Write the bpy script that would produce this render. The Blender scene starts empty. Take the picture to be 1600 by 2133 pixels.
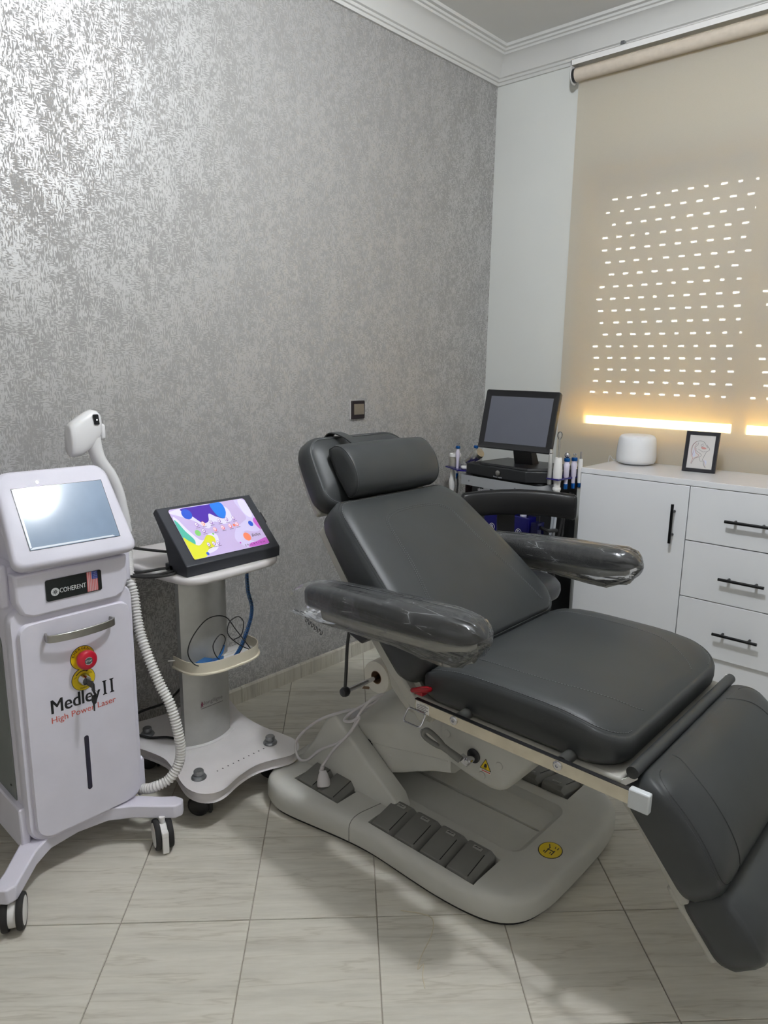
import bpy, bmesh, math, random
from mathutils import Vector, Matrix
from mathutils.bvhtree import BVHTree
from math import sin, cos, pi, radians
random.seed(7)
S = bpy.context.scene
COL = S.collection
V = Vector

# ------------------------------------------------------------ camera
cam_d = bpy.data.cameras.new('camera')
cam_d.sensor_fit = 'HORIZONTAL'
cam_d.sensor_width = 36.0
cam_d.lens = 36.0 * 1489.16 / 1600.0
cam_d.clip_start = 0.05
cam = bpy.data.objects.new('camera', cam_d)
COL.objects.link(cam)
_p, _y, _r = radians(11.797), radians(41.984), radians(0.784)
_fw = V((-sin(_y) * cos(_p), cos(_y) * cos(_p), -sin(_p)))
_rt = V((cos(_y), sin(_y), 0))
_up = _rt.cross(_fw)
_r2 = cos(_r) * _rt + sin(_r) * _up
_u2 = -sin(_r) * _rt + cos(_r) * _up
cam.matrix_world = Matrix(((_r2.x, _u2.x, -_fw.x, 2.118), (_r2.y, _u2.y, -_fw.y, -3.119),
                           (_r2.z, _u2.z, -_fw.z, 1.293), (0, 0, 0, 1)))
S.camera = cam

# ------------------------------------------------------------ world, sun, exposure
S.view_settings.view_transform = 'Standard'
S.view_settings.look = 'None'
S.view_settings.gamma = 1.0
S.view_settings.exposure = 0.04
S.view_settings.use_curve_mapping = False
S.cycles.max_bounces = 10
S.cycles.diffuse_bounces = 6
S.cycles.glossy_bounces = 4
S.cycles.transmission_bounces = 8
S.cycles.transparent_max_bounces = 16
S.cycles.caustics_reflective = False
S.cycles.caustics_refractive = False
S.cycles.sample_clamp_indirect = 6.0
W = bpy.data.worlds.new('sky')
S.world = W
W.use_nodes = True
_bg = W.node_tree.nodes['Background']
_bg.inputs[0].default_value = (0.95, 0.97, 1.0, 1)
_bg.inputs[1].default_value = 15.0
sun_d = bpy.data.lights.new('sun', 'SUN')
sun_d.energy = 260.0
sun_d.angle = radians(0.6)
sun_d.color = (1.0, 0.93, 0.80)
sun = bpy.data.objects.new('sun', sun_d)
COL.objects.link(sun)
sun.rotation_euler = V((-0.08, -0.27, -0.96)).to_track_quat('-Z', 'Y').to_euler()
# the room's ceiling lamp (its light; the fitting is built further down)
LAMP = V((1.42, -1.815, 2.50))
ld = bpy.data.lights.new('ceiling_lamp_light', 'POINT')
ld.shadow_soft_size = 0.055
ld.energy = 69.0
ld.color = (0.90, 0.95, 1.0)
lo = bpy.data.objects.new('ceiling_lamp_light', ld)
COL.objects.link(lo)
lo.location = LAMP

# added fill light behind the camera to lift the shadows, no known lamp
ld2 = bpy.data.lights.new('fill_light', 'POINT')
ld2.shadow_soft_size = 0.22
ld2.energy = 7.0
ld2.color = (0.97, 0.97, 1.0)
lo2 = bpy.data.objects.new('fill_light', ld2)
COL.objects.link(lo2)
lo2.location = (2.75, -3.75, 2.42)

# ------------------------------------------------------------ materials
def lin(c):
    return tuple(((x / 255) / 12.92 if x / 255 <= 0.04045 else ((x / 255 + 0.055) / 1.055) ** 2.4) for x in c[:3]) + (1.0,)

def newmat(name):
    m = bpy.data.materials.new(name)
    m.use_nodes = True
    nt = m.node_tree
    return m, nt, nt.nodes, nt.links, nt.nodes['Principled BSDF']

def texco(N, L, scale=(1, 1, 1), rot=(0, 0, 0), kind='Object'):
    tc = N.new('ShaderNodeTexCoord')
    mp = N.new('ShaderNodeMapping')
    mp.inputs['Scale'].default_value = scale
    mp.inputs['Rotation'].default_value = rot
    L.new(tc.outputs[kind], mp.inputs['Vector'])
    return mp.outputs['Vector']

def noise(N, L, vec, scale, detail=3, rough=0.5):
    n = N.new('ShaderNodeTexNoise')
    n.inputs['Scale'].default_value = scale
    n.inputs['Detail'].default_value = detail
    n.inputs['Roughness'].default_value = rough
    if vec is not None:
        L.new(vec, n.inputs['Vector'])
    return n.outputs['Fac']

def ramp(N, L, fac, stops):
    r = N.new('ShaderNodeValToRGB')
    el = r.color_ramp.elements
    while len(el) < len(stops):
        el.new(0.5)
    for e, (p, c) in zip(el, stops):
        e.position = p
        e.color = c if len(c) == 4 else tuple(c) + (1,)
    L.new(fac, r.inputs['Fac'])
    return r.outputs['Color']

def mathn(N, L, op, a, b=None, clamp=False):
    m = N.new('ShaderNodeMath')
    m.operation = op
    m.use_clamp = clamp
    for i, x in enumerate((a, b)):
        if x is None:
            continue
        if isinstance(x, (int, float)):
            m.inputs[i].default_value = x
        else:
            L.new(x, m.inputs[i])
    return m.outputs[0]

def bump(N, L, P, h, strength=0.2, dist=0.001):
    b = N.new('ShaderNodeBump')
    b.inputs['Strength'].default_value = strength
    b.inputs['Distance'].default_value = dist
    L.new(h, b.inputs['Height'])
    L.new(b.outputs[0], P.inputs['Normal'])

MATS = {}
def mat(name, col, rough=0.5, metal=0.0, var=0.06, vscale=12, bmp=0.0, bscale=300, spec=0.5, coat=0.0, emit=0.0, trans=0.0, alpha=1.0):
    """plain procedural material: base colour with a little noise, optional fine bump"""
    if name in MATS:
        return MATS[name]
    m, nt, N, L, P = newmat(name)
    v = texco(N, L)
    c = lin(col)
    lo_ = tuple(x * (1 - var) for x in c[:3]) + (1,)
    hi_ = tuple(min(1, x * (1 + var)) for x in c[:3]) + (1,)
    colr = ramp(N, L, noise(N, L, v, vscale), [(0.3, lo_), (0.7, hi_)])
    L.new(colr, P.inputs['Base Color'])
    P.inputs['Roughness'].default_value = rough
    P.inputs['Metallic'].default_value = metal
    P.inputs['Specular IOR Level'].default_value = spec
    P.inputs['Coat Weight'].default_value = coat
    P.inputs['Transmission Weight'].default_value = trans
    P.inputs['Alpha'].default_value = alpha
    if emit:
        L.new(colr, P.inputs['Emission Color'])
        P.inputs['Emission Strength'].default_value = emit
    if bmp:
        bump(N, L, P, noise(N, L, v, bscale, 2), bmp, 0.001)
    MATS[name] = m
    return m

def mat_leather(name, col, rough=0.42):
    m, nt, N, L, P = newmat(name)
    v = texco(N, L)
    c = lin(col)
    colr = ramp(N, L, noise(N, L, v, 9), [(0.3, tuple(x * 0.92 for x in c[:3]) + (1,)), (0.7, tuple(x * 1.08 for x in c[:3]) + (1,))])
    L.new(colr, P.inputs['Base Color'])
    P.inputs['Roughness'].default_value = rough
    P.inputs['Specular IOR Level'].default_value = 0.42
    vo = N.new('ShaderNodeTexVoronoi')
    vo.inputs['Scale'].default_value = 650
    L.new(v, vo.inputs['Vector'])
    h = mathn(N, L, 'ADD', mathn(N, L, 'MULTIPLY', vo.outputs['Distance'], 0.5), noise(N, L, v, 14, 2))
    bump(N, L, P, h, 0.12, 0.0015)
    MATS[name] = m
    return m

def mat_wallpaper():
    m, nt, N, L, P = newmat('silver_wallpaper')
    v = texco(N, L)
    tv = noise(N, L, texco(N, L, (1, 250, 70)), 1.0, 1.0)
    th = noise(N, L, texco(N, L, (1, 80, 290)), 1.0, 1.0)
    sel = noise(N, L, texco(N, L, (1, 26, 20)), 1.0, 2)
    p1 = noise(N, L, texco(N, L, (1, 8.5, 5.0), (radians(-28), 0, 0)), 1.0, 5, 0.6)
    p2 = noise(N, L, texco(N, L, (1, 42, 34)), 1.0, 3, 0.6)
    patch = mathn(N, L, 'ADD', mathn(N, L, 'MULTIPLY', p1, 0.45), mathn(N, L, 'MULTIPLY', p2, 0.55))
    grain = noise(N, L, texco(N, L, (1, 420, 420)), 1.0, 1)
    mx = N.new('ShaderNodeMix')
    L.new(ramp(N, L, sel, [(0.47, (0, 0, 0)), (0.56, (1, 1, 1))]), mx.inputs['Factor'])
    L.new(tv, mx.inputs['A'])
    L.new(th, mx.inputs['B'])
    thr = mx.outputs['Result']
    f = mathn(N, L, 'ADD', thr, mathn(N, L, 'MULTIPLY', mathn(N, L, 'SUBTRACT', patch, 0.5), 1.0))
    f = mathn(N, L, 'ADD', f, mathn(N, L, 'MULTIPLY', mathn(N, L, 'SUBTRACT', grain, 0.5), 0.34))
    mask = ramp(N, L, f, [(0.44, (0, 0, 0)), (0.58, (1, 1, 1))])
    colr = ramp(N, L, mask, [(0.0, lin((152, 150, 148))), (1.0, lin((200, 199, 198)))])
    L.new(colr, P.inputs['Base Color'])
    L.new(mathn(N, L, 'MULTIPLY', mask, 0.60), P.inputs['Metallic'])
    L.new(mathn(N, L, 'SUBTRACT', 0.70, mathn(N, L, 'MULTIPLY', mask, 0.24)), P.inputs['Roughness'])
    P.inputs['Specular IOR Level'].default_value = 0.35
    bump(N, L, P, f, 0.30, 0.0012)
    return m

def mat_travertine(name, base=(196, 190, 178)):
    m, nt, N, L, P = newmat(name)
    oi = N.new('ShaderNodeObjectInfo')
    tc = N.new('ShaderNodeTexCoord')
    ad = N.new('ShaderNodeVectorMath'); ad.operation = 'ADD'
    sc = N.new('ShaderNodeVectorMath'); sc.operation = 'SCALE'
    cb = N.new('ShaderNodeCombineXYZ')
    L.new(oi.outputs['Random'], cb.inputs[0]); L.new(oi.outputs['Random'], cb.inputs[1])
    sc.inputs['Scale'].default_value = 37.0
    L.new(cb.outputs[0], sc.inputs[0])
    L.new(tc.outputs['Object'], ad.inputs[0]); L.new(sc.outputs[0], ad.inputs[1])
    def mp(s):
        k = N.new('ShaderNodeMapping'); k.inputs['Scale'].default_value = s
        L.new(ad.outputs[0], k.inputs['Vector']); return k.outputs[0]
    warp = noise(N, L, mp((6, 6, 6)), 1, 3)
    big = noise(N, L, mp((2.4, 24, 2)), 1, 5, 0.62)
    fine = noise(N, L, mp((14, 120, 10)), 1, 4, 0.6)
    vn = noise(N, L, mp((2.0, 21, 2)), 1, 4, 0.55)
    ridge = mathn(N, L, 'ABSOLUTE', mathn(N, L, 'SUBTRACT', vn, 0.53))
    c = lin(base)
    a = ramp(N, L, big, [(0.30, tuple(x * 0.86 for x in c[:3])), (0.5, c), (0.72, tuple(min(1, x * 1.08) for x in c[:3]))])
    vr = ramp(N, L, ridge, [(0.0, (0.84, 0.825, 0.80)), (0.022, (0.985, 0.98, 0.975)), (0.08, (1, 1, 1))])
    fr = ramp(N, L, fine, [(0.3, (0.93, 0.925, 0.91)), (0.62, (1.02, 1.02, 1.02))])
    def mul(x, y):
        k = N.new('ShaderNodeMix'); k.data_type = 'RGBA'; k.blend_type = 'MULTIPLY'
        k.inputs['Factor'].default_value = 1.0
        L.new(x, k.inputs['A']); L.new(y, k.inputs['B']); return k.outputs['Result']
    L.new(mul(mul(a, vr), fr), P.inputs['Base Color'])
    L.new(mathn(N, L, 'ADD', 0.30, mathn(N, L, 'MULTIPLY', fine, 0.16)), P.inputs['Roughness'])
    P.inputs['Specular IOR Level'].default_value = 0.45
    bump(N, L, P, fine, 0.05, 0.001)
    return m

def mat_paint(name, col, rough=0.7, st=0.12):
    m, nt, N, L, P = newmat(name)
    v = texco(N, L)
    c = lin(col)
    L.new(ramp(N, L, noise(N, L, v, 1.7, 4), [(0.35, tuple(x * 0.955 for x in c[:3])), (0.65, c)]), P.inputs['Base Color'])
    P.inputs['Roughness'].default_value = rough
    P.inputs['Specular IOR Level'].default_value = 0.3
    bump(N, L, P, noise(N, L, v, 130, 3), st, 0.001)
    return m

def mat_film(name):
    """crinkled clear plastic wrap"""
    m, nt, N, L, P = newmat(name)
    N.remove(P)
    out = N['Material Output']
    v = texco(N, L, (1.7, 52, 44), (0, radians(5), radians(3)))
    wr = noise(N, L, v, 1, 2, 0.5)
    v2 = texco(N, L, (16, 9, 12), (0.4, 0.3, 0.5))
    wr2 = noise(N, L, v2, 1, 3, 0.6)
    h = mathn(N, L, 'ADD', mathn(N, L, 'MULTIPLY', wr, 0.8), mathn(N, L, 'MULTIPLY', wr2, 0.7))
    b = N.new('ShaderNodeBump'); b.inputs['Strength'].default_value = 0.9; b.inputs['Distance'].default_value = 0.012
    L.new(h, b.inputs['Height'])
    gl = N.new('ShaderNodeBsdfGlossy'); gl.inputs['Roughness'].default_value = 0.16
    gl.inputs['Color'].default_value = (0.95, 0.97, 1, 1)
    L.new(b.outputs[0], gl.inputs['Normal'])
    df = N.new('ShaderNodeBsdfTranslucent'); df.inputs['Color'].default_value = (0.85, 0.86, 0.88, 1)
    dd = N.new('ShaderNodeBsdfDiffuse'); dd.inputs['Color'].default_value = (0.8, 0.81, 0.82, 1)
    m1 = N.new('ShaderNodeMixShader'); m1.inputs[0].default_value = 0.5
    L.new(df.outputs[0], m1.inputs[1]); L.new(dd.outputs[0], m1.inputs[2])
    tr = N.new('ShaderNodeBsdfTransparent')
    m2 = N.new('ShaderNodeMixShader')
    # crease lines carry most of the haze
    vo = N.new('ShaderNodeTexVoronoi'); vo.feature = 'DISTANCE_TO_EDGE'; vo.inputs['Scale'].default_value = 1.0
    L.new(texco(N, L, (9, 46, 40), (0.1, radians(8), radians(6))), vo.inputs['Vector'])
    ab = mathn(N, L, 'ADD', vo.outputs['Distance'], mathn(N, L, 'MULTIPLY', mathn(N, L, 'SUBTRACT', wr2, 0.40, True), 0.5))
    cre = ramp(N, L, ab, [(0.0, (0.60, 0.60, 0.60)), (0.022, (0.22, 0.22, 0.22)), (0.12, (0.105, 0.105, 0.105))])
    L.new(cre, m2.inputs[0]); L.new(tr.outputs[0], m2.inputs[1]); L.new(m1.outputs[0], m2.inputs[2])
    fr = N.new('ShaderNodeFresnel'); fr.inputs['IOR'].default_value = 1.5
    L.new(b.outputs[0], fr.inputs['Normal'])
    m3 = N.new('ShaderNodeMixShader')
    L.new(mathn(N, L, 'MULTIPLY', fr.outputs[0], 1.25, True), m3.inputs[0])
    L.new(m2.outputs[0], m3.inputs[1]); L.new(gl.outputs[0], m3.inputs[2])
    L.new(m3.outputs[0], out.inputs['Surface'])
    MATS[name] = m
    return m

def mat_blind(name, col=(232, 227, 221), open_=0.20, transl=0.45):
    m, nt, N, L, P = newmat(name)
    N.remove(P)
    out = N['Material Output']
    v = texco(N, L, (420, 1, 420))
    wv = noise(N, L, v, 1, 1)
    c = lin(col)
    colr = ramp(N, L, wv, [(0.3, tuple(x * 0.93 for x in c[:3])), (0.7, c)])
    d = N.new('ShaderNodeBsdfDiffuse'); t = N.new('ShaderNodeBsdfTranslucent'); tr = N.new('ShaderNodeBsdfTransparent')
    L.new(colr, d.inputs['Color'])
    t.inputs['Color'].default_value = lin((250, 232, 186))
    tr.inputs['Color'].default_value = (1, 0.98, 0.94, 1)
    m1 = N.new('ShaderNodeMixShader'); m1.inputs[0].default_value = transl
    L.new(d.outputs[0], m1.inputs[1]); L.new(t.outputs[0], m1.inputs[2])
    m2 = N.new('ShaderNodeMixShader'); m2.inputs[0].default_value = open_
    L.new(m1.outputs[0], m2.inputs[1]); L.new(tr.outputs[0], m2.inputs[2])
    L.new(m2.outputs[0], out.inputs['Surface'])
    return m

def mat_glass(name, col=(1, 1, 1), alpha=0.12, rough=0.03):
    """thin clear or tinted acrylic / glass: mostly transparent with fresnel gloss"""
    m, nt, N, L, P = newmat(name)
    N.remove(P)
    out = N['Material Output']
    v = texco(N, L)
    tr = N.new('ShaderNodeBsdfTransparent'); tr.inputs['Color'].default_value = tuple(col) + (1,)
    gl = N.new('ShaderNodeBsdfGlossy'); gl.inputs['Roughness'].default_value = rough
    df = N.new('ShaderNodeBsdfDiffuse')
    L.new(ramp(N, L, noise(N, L, v, 40), [(0.3, tuple(0.55 * x for x in col)), (0.7, tuple(0.75 * x for x in col))]), df.inputs['Color'])
    m1 = N.new('ShaderNodeMixShader'); m1.inputs[0].default_value = alpha
    L.new(tr.outputs[0], m1.inputs[1]); L.new(df.outputs[0], m1.inputs[2])
    fr = N.new('ShaderNodeFresnel'); fr.inputs['IOR'].default_value = 1.5
    m2 = N.new('ShaderNodeMixShader')
    L.new(fr.outputs[0], m2.inputs[0]); L.new(m1.outputs[0], m2.inputs[1]); L.new(gl.outputs[0], m2.inputs[2])
    L.new(m2.outputs[0], out.inputs['Surface'])
    MATS[name] = m
    return m

# ------------------------------------------------------------ mesh building
ORG = {}
def tag(o, label=None, cat=None, group=None, kind=None):
    if label: o['label'] = label
    if cat: o['category'] = cat
    if group: o['group'] = group
    if kind: o['kind'] = kind
    return o

def thing(name, label, cat, loc=(0, 0, 0), rz=0.0, group=None, local=False):
    o = bpy.data.objects.new(name, None)
    o.empty_display_size = 0.05
    COL.objects.link(o)
    o.location = loc
    o.rotation_euler = (0, 0, rz)
    tag(o, label, cat, group)
    ORG[o] = V((0, 0, 0)) if local else V(loc)
    return o

def basis(d):
    d = V(d).normalized()
    a = V((0, 0, 1)) if abs(d.z) < 0.9 else V((1, 0, 0))
    x = a.cross(d).normalized()
    return x, d.cross(x), d

def catmull(pts, n=8, closed=False):
    pts = [V(p) for p in pts]
    out = []
    N_ = len(pts)
    rng = range(N_ if closed else N_ - 1)
    for i in rng:
        if closed:
            p0, p1, p2, p3 = (pts[(i + k - 1) % N_] for k in range(4))
        else:
            p1, p2 = pts[i], pts[i + 1]
            p0 = pts[i - 1] if i > 0 else p1 * 2 - p2
            p3 = pts[i + 2] if i + 2 < N_ else p2 * 2 - p1
        for k in range(n):
            t = k / n
            out.append(0.5 * ((2 * p1) + (p2 - p0) * t + (2 * p0 - 5 * p1 + 4 * p2 - p3) * t * t + (3 * p1 - p0 - 3 * p2 + p3) * t ** 3))
    if not closed:
        out.append(pts[-1])
    return out

def rrect(w, h, r, n=6, sub=0):
    """rounded rectangle, CCW, centred"""
    if not isinstance(r, (list, tuple)):
        r = [r] * 4
    pts = []
    cs = [(w / 2, h / 2, 0), (-w / 2, h / 2, 1), (-w / 2, -h / 2, 2), (w / 2, -h / 2, 3)]
    arcs = []
    for (x, y, q), rr in zip(cs, r):
        cx, cy = x - math.copysign(rr, x), y - math.copysign(rr, y)
        arcs.append([(cx + rr * cos(q * pi / 2 + pi / 2 * k / n), cy + rr * sin(q * pi / 2 + pi / 2 * k / n)) for k in range(n + 1)])
    for i in range(4):
        pts += arcs[i]
        if sub:
            a, b = arcs[i][-1], arcs[(i + 1) % 4][0]
            for k in range(1, sub):
                t = k / sub
                pts.append((a[0] + (b[0] - a[0]) * t, a[1] + (b[1] - a[1]) * t))
    return pts

def circ(r, n=24, cx=0, cy=0):
    return [(cx + r * cos(2 * pi * k / n), cy + r * sin(2 * pi * k / n)) for k in range(n)]

class MB:
    def __init__(s):
        s.v = []; s.f = []
    def add(s, vs, fs):
        o = len(s.v)
        s.v += [V(v) for v in vs]
        s.f += [[i + o for i in f] for f in fs]
        return s
    def box(s, x0, x1, y0, y1, z0, z1):
        return s.add([(x, y, z) for x in (x0, x1) for y in (y0, y1) for z in (z0, z1)],
                     [(0, 1, 3, 2), (4, 6, 7, 5), (0, 4, 5, 1), (2, 3, 7, 6), (0, 2, 6, 4), (1, 5, 7, 3)])
    def obox(s, c, ax, ay, az):
        c, ax, ay, az = V(c), V(ax), V(ay), V(az)
        return s.add([c + ax * i + ay * j + az * k for i in (-1, 1) for j in (-1, 1) for k in (-1, 1)],
                     [(0, 1, 3, 2), (4, 6, 7, 5), (0, 4, 5, 1), (2, 3, 7, 6), (0, 2, 6, 4), (1, 5, 7, 3)])
    def loft(s, rings, cap0=True, cap1=True, closed=True):
        n = len(rings[0]); vs = [p for r in rings for p in r]; fs = []
        for i in range(len(rings) - 1):
            for k in range(n if closed else n - 1):
                a, b = i * n + k, i * n + (k + 1) % n
                fs.append((a, b, b + n, a + n))
        if cap0: fs.append(tuple(reversed(range(n))))
        if cap1: fs.append(tuple(range((len(rings) - 1) * n, len(rings) * n)))
        return s.add(vs, fs)
    def prism(s, poly, o, xd, yd, h):
        """2D polygon in plane (xd, yd) at o, extruded by vector h"""
        o, xd, yd, h = V(o), V(xd), V(yd), V(h)
        a = [o + xd * p[0] + yd * p[1] for p in poly]
        return s.loft([a, [q + h for q in a]])
    def tube(s, pts, r, n=8, closed=False, caps=True):
        pts = [V(p) for p in pts]
        m = len(pts)
        rs = r if isinstance(r, (list, tuple)) else [r] * m
        rings = []
        x = None
        for i, p in enumerate(pts):
            if closed:
                t = pts[(i + 1) % m] - pts[i - 1]
            else:
                t = pts[min(i + 1, m - 1)] - pts[max(i - 1, 0)]
            if t.length < 1e-9: t = V((0, 0, 1))
            t.normalize()
            if x is None:
                x = basis(t)[0]
            x = (x - t * x.dot(t))
            if x.length < 1e-6: x = basis(t)[0]
            x.normalize()
            y = t.cross(x)
            rings.append([p + (x * cos(2 * pi * k / n) + y * sin(2 * pi * k / n)) * rs[i] for k in range(n)])
        if closed:
            rings.append(rings[0])
            return s.loft(rings, False, False)
        return s.loft(rings, caps, caps)
    def lathe(s, prof, c, axis=(0, 0, 1), n=24, caps=True):
        x, y, d = basis(axis)
        c = V(c)
        rings = [[c + d * h + (x * cos(2 * pi * k / n) + y * sin(2 * pi * k / n)) * max(r, 1e-5) for k in range(n)] for r, h in prof]
        return s.loft(rings, caps, caps)
    def ball(s, c, r, n=16, sq=(1, 1, 1)):
        c = V(c)
        rings = []
        m = n // 2
        for i in range(m + 1):
            a = -pi / 2 + pi * i / m
            rr = max(cos(a), 1e-4) * r
            rings.append([c + V((rr * cos(2 * pi * k / n) * sq[0], rr * sin(2 * pi * k / n) * sq[1], r * sin(a) * sq[2])) for k in range(n)])
        return s.loft(rings)
    def ribbon(s, pts, side, w, t, up=None):
        """flat strap along pts: half-width vector side*w, thickness t along normal"""
        pts = [V(p) for p in pts]; side = V(side).normalized()
        rings = []
        for i, p in enumerate(pts):
            tg = (pts[min(i + 1, len(pts) - 1)] - pts[max(i - 1, 0)]).normalized()
            nn = side.cross(tg).normalized()
            rings.append([p - side * w - nn * t / 2, p + side * w - nn * t / 2, p + side * w + nn * t / 2, p - side * w + nn * t / 2])
        return s.loft(rings)
    def build(s, name, m, parent=None, bev=0.0, seg=2, smooth=35, kind=None, label=None):
        off = ORG.get(parent, V((0, 0, 0))) if parent is not None else V((0, 0, 0))
        me = bpy.data.meshes.new(name)
        me.from_pydata([tuple(v - off) for v in s.v], [], s.f)
        bm = bmesh.new(); bm.from_mesh(me)
        bmesh.ops.recalc_face_normals(bm, faces=bm.faces)
        bm.to_mesh(me); bm.free()
        for p in me.polygons: p.use_smooth = True
        me.set_sharp_from_angle(angle=radians(smooth))
        me.materials.append(m)
        o = bpy.data.objects.new(name, me)
        COL.objects.link(o)
        if parent is not None:
            o.parent = parent
            ORG[o] = off
        if bev:
            b = o.modifiers.new('bevel', 'BEVEL')
            b.width = bev; b.segments = seg; b.limit_method = 'ANGLE'; b.angle_limit = radians(30)
        if kind: o['kind'] = kind
        if label: o['label'] = label
        return o

def solid_top(mb, name, m, label, cat, group=None, **k):
    """a one-mesh top-level thing with its origin at its base centre"""
    mn = V((min(v.x for v in mb.v), min(v.y for v in mb.v), min(v.z for v in mb.v)))
    mx = V((max(v.x for v in mb.v), max(v.y for v in mb.v), max(v.z for v in mb.v)))
    c = V(((mn.x + mx.x) / 2, (mn.y + mx.y) / 2, mn.z))
    mb.v = [v - c for v in mb.v]
    o = mb.build(name, m, None, **k)
    o.location = c
    tag(o, label, cat, group)
    ORG[o] = c
    return o

def text(name, body, m, parent, o, xd, yd, fitw=None, size=0.02, ext=0.0006, bold=0.0, shear=0.0, center=True, fith=None, label=None):
    cu = bpy.data.curves.new('lettering', 'FONT')
    cu.body = body
    cu.size = 1.0
    cu.shear = shear
    cu.resolution_u = 3
    t = bpy.data.objects.new('lettering', cu)
    COL.objects.link(t)
    dg = bpy.context.evaluated_depsgraph_get()
    me = bpy.data.meshes.new_from_object(t.evaluated_get(dg))
    bpy.data.objects.remove(t)
    vs = [v.co.copy() for v in me.vertices]
    fs = [list(p.vertices) for p in me.polygons]
    bpy.data.meshes.remove(me)
    if not vs: return None
    x0, x1 = min(v.x for v in vs), max(v.x for v in vs)
    y0, y1 = min(v.y for v in vs), max(v.y for v in vs)
    sx = fitw / (x1 - x0) if fitw else size
    sy = fith / (y1 - y0) if fith else (sx if not size or fitw else size)
    cx = (x0 + x1) / 2 if center else x0
    o, xd, yd = V(o), V(xd).normalized(), V(yd).normalized()
    nn = xd.cross(yd)
    mb = MB()
    for k in ((-1, 0, 1) if bold else (0,)):
        a = [o + xd * ((v.x - cx + k * bold) * sx) + yd * ((v.y - (y0 + y1) / 2) * sy) + nn * (ext + 0.00004 * k) for v in vs]
        mb.add(a, fs)
    ob = mb.build(name, m, parent, smooth=30, label=label)
    return ob

def boolcut(ob, cutters):
    """cut closed meshes out of ob (evaluated and applied at once)"""
    for cb in cutters:
        me = bpy.data.meshes.new('cut'); me.from_pydata([tuple(v - ORG.get(ob, V((0, 0, 0)))) for v in cb.v], [], cb.f)
        bm = bmesh.new(); bm.from_mesh(me); bmesh.ops.recalc_face_normals(bm, faces=bm.faces); bm.to_mesh(me); bm.free()
        co = bpy.data.objects.new('cut', me); COL.objects.link(co)
        co.parent = ob.parent
        md = ob.modifiers.new('b', 'BOOLEAN'); md.operation = 'DIFFERENCE'; md.object = co; md.solver = 'EXACT'
        bpy.context.view_layer.update()
        dg = bpy.context.evaluated_depsgraph_get()
        nm = bpy.data.meshes.new_from_object(ob.evaluated_get(dg))
        ob.modifiers.remove(md)
        old = ob.data; ob.data = nm
        bpy.data.meshes.remove(old)
        bpy.data.objects.remove(co); bpy.data.meshes.remove(me)
    for p in ob.data.polygons: p.use_smooth = True
    ob.data.set_sharp_from_angle(angle=radians(30))

def plate(name, m, parent, poly, o, xd, yd, t=0.0008, **k):
    """thin flat print / sticker lying on a surface"""
    xd, yd = V(xd).normalized(), V(yd).normalized()
    return MB().prism(poly, o, xd, yd, xd.cross(yd) * t).build(name, m, parent, **k)
X, Y, Z = V((1, 0, 0)), V((0, 1, 0)), V((0, 0, 1))

# shared materials
white_pl = mat('white_lilac_plastic', (222, 219, 231), 0.38, bmp=0.05, bscale=500, var=0.03)
white_tr = mat('white_trolley_plastic', (222, 218, 218), 0.42, var=0.04)
white_lac = mat('white_lacquer', (232, 233, 236), 0.16, var=0.015, vscale=3)
white_mat = mat('white_plastic', (236, 234, 232), 0.35, var=0.03)
cream_pl = mat('cream_plastic', (222, 214, 194), 0.45, var=0.05)
black_pl = mat('black_plastic', (26, 26, 29), 0.35, var=0.1, bmp=0.03)
black_tex = mat('black_textured_metal', (54, 56, 62), 0.45, metal=0.3, var=0.12, vscale=700, bmp=0.2, bscale=900)
black_met = mat('black_metal', (18, 18, 20), 0.3, metal=0.5, var=0.1)
rubber = mat('black_rubber', (32, 31, 31), 0.75, var=0.2)
chrome = mat('chrome', (205, 205, 210), 0.12, metal=1.0, var=0.03)
steel = mat('brushed_steel', (178, 176, 172), 0.34, metal=1.0, var=0.06, vscale=60)
satin = mat('satin_aluminium', (200, 200, 198), 0.42, metal=0.6, var=0.04, vscale=30)
dark_steel = mat('dull_zinc_steel', (150, 152, 155), 0.35, metal=0.9, var=0.12, vscale=60)
grey_pl = mat('grey_abs_plastic', (198, 197, 191), 0.55, var=0.03, bmp=0.12, bscale=900)
pedal_pl = mat('dark_grey_pedal_plastic', (118, 117, 113), 0.55, var=0.05, bmp=0.08, bscale=700)
shell_pl = mat('light_grey_shell_plastic', (176, 174, 166), 0.5, var=0.03)
dark_gap = mat('painted_shade_black', (14, 14, 14), 0.8, var=0.1)  # black painted in for shade: pivot hole, pedal grooves and wells
leather = mat_leather('charcoal_leather', (52, 54, 55), 0.45)
black_leather = mat_leather('black_leather', (22, 22, 24), 0.28)
film = mat_film('clear_plastic_wrap')
yellow = mat('yellow_print', (226, 196, 24), 0.4, var=0.04)
ink = mat('black_ink', (18, 17, 22), 0.4, var=0.1)
red_ink = mat('coral_red_ink', (206, 96, 84), 0.45, var=0.05)
paper_w = mat('white_sticker', (226, 224, 220), 0.5, var=0.03)
blue_al = mat('blue_anodised_aluminium', (20, 92, 170), 0.25, metal=0.7, var=0.1)
stitch_m = mat('grey_thread', (104, 107, 108), 0.7, var=0.1)
# ============================================================ THE ROOM
RX, RY, RZ = 3.55, -4.35, 2.70
wallp = mat_wallpaper()
paint = mat_paint('off_white_wall_paint', (222, 223, 219))
ceil_m = mat_paint('ceiling_paint', (226, 225, 222), 0.8, 0.06)
plaster = mat_paint('white_plaster_cornice', (214, 213, 210), 0.6, 0.03)
tile_m = mat_travertine('travertine_tile', (206, 202, 191))
grout_m = mat('tile_grout', (158, 150, 138), 0.8, var=0.08)

def struct(o, kind='structure'):
    o['kind'] = kind
    return o

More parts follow.
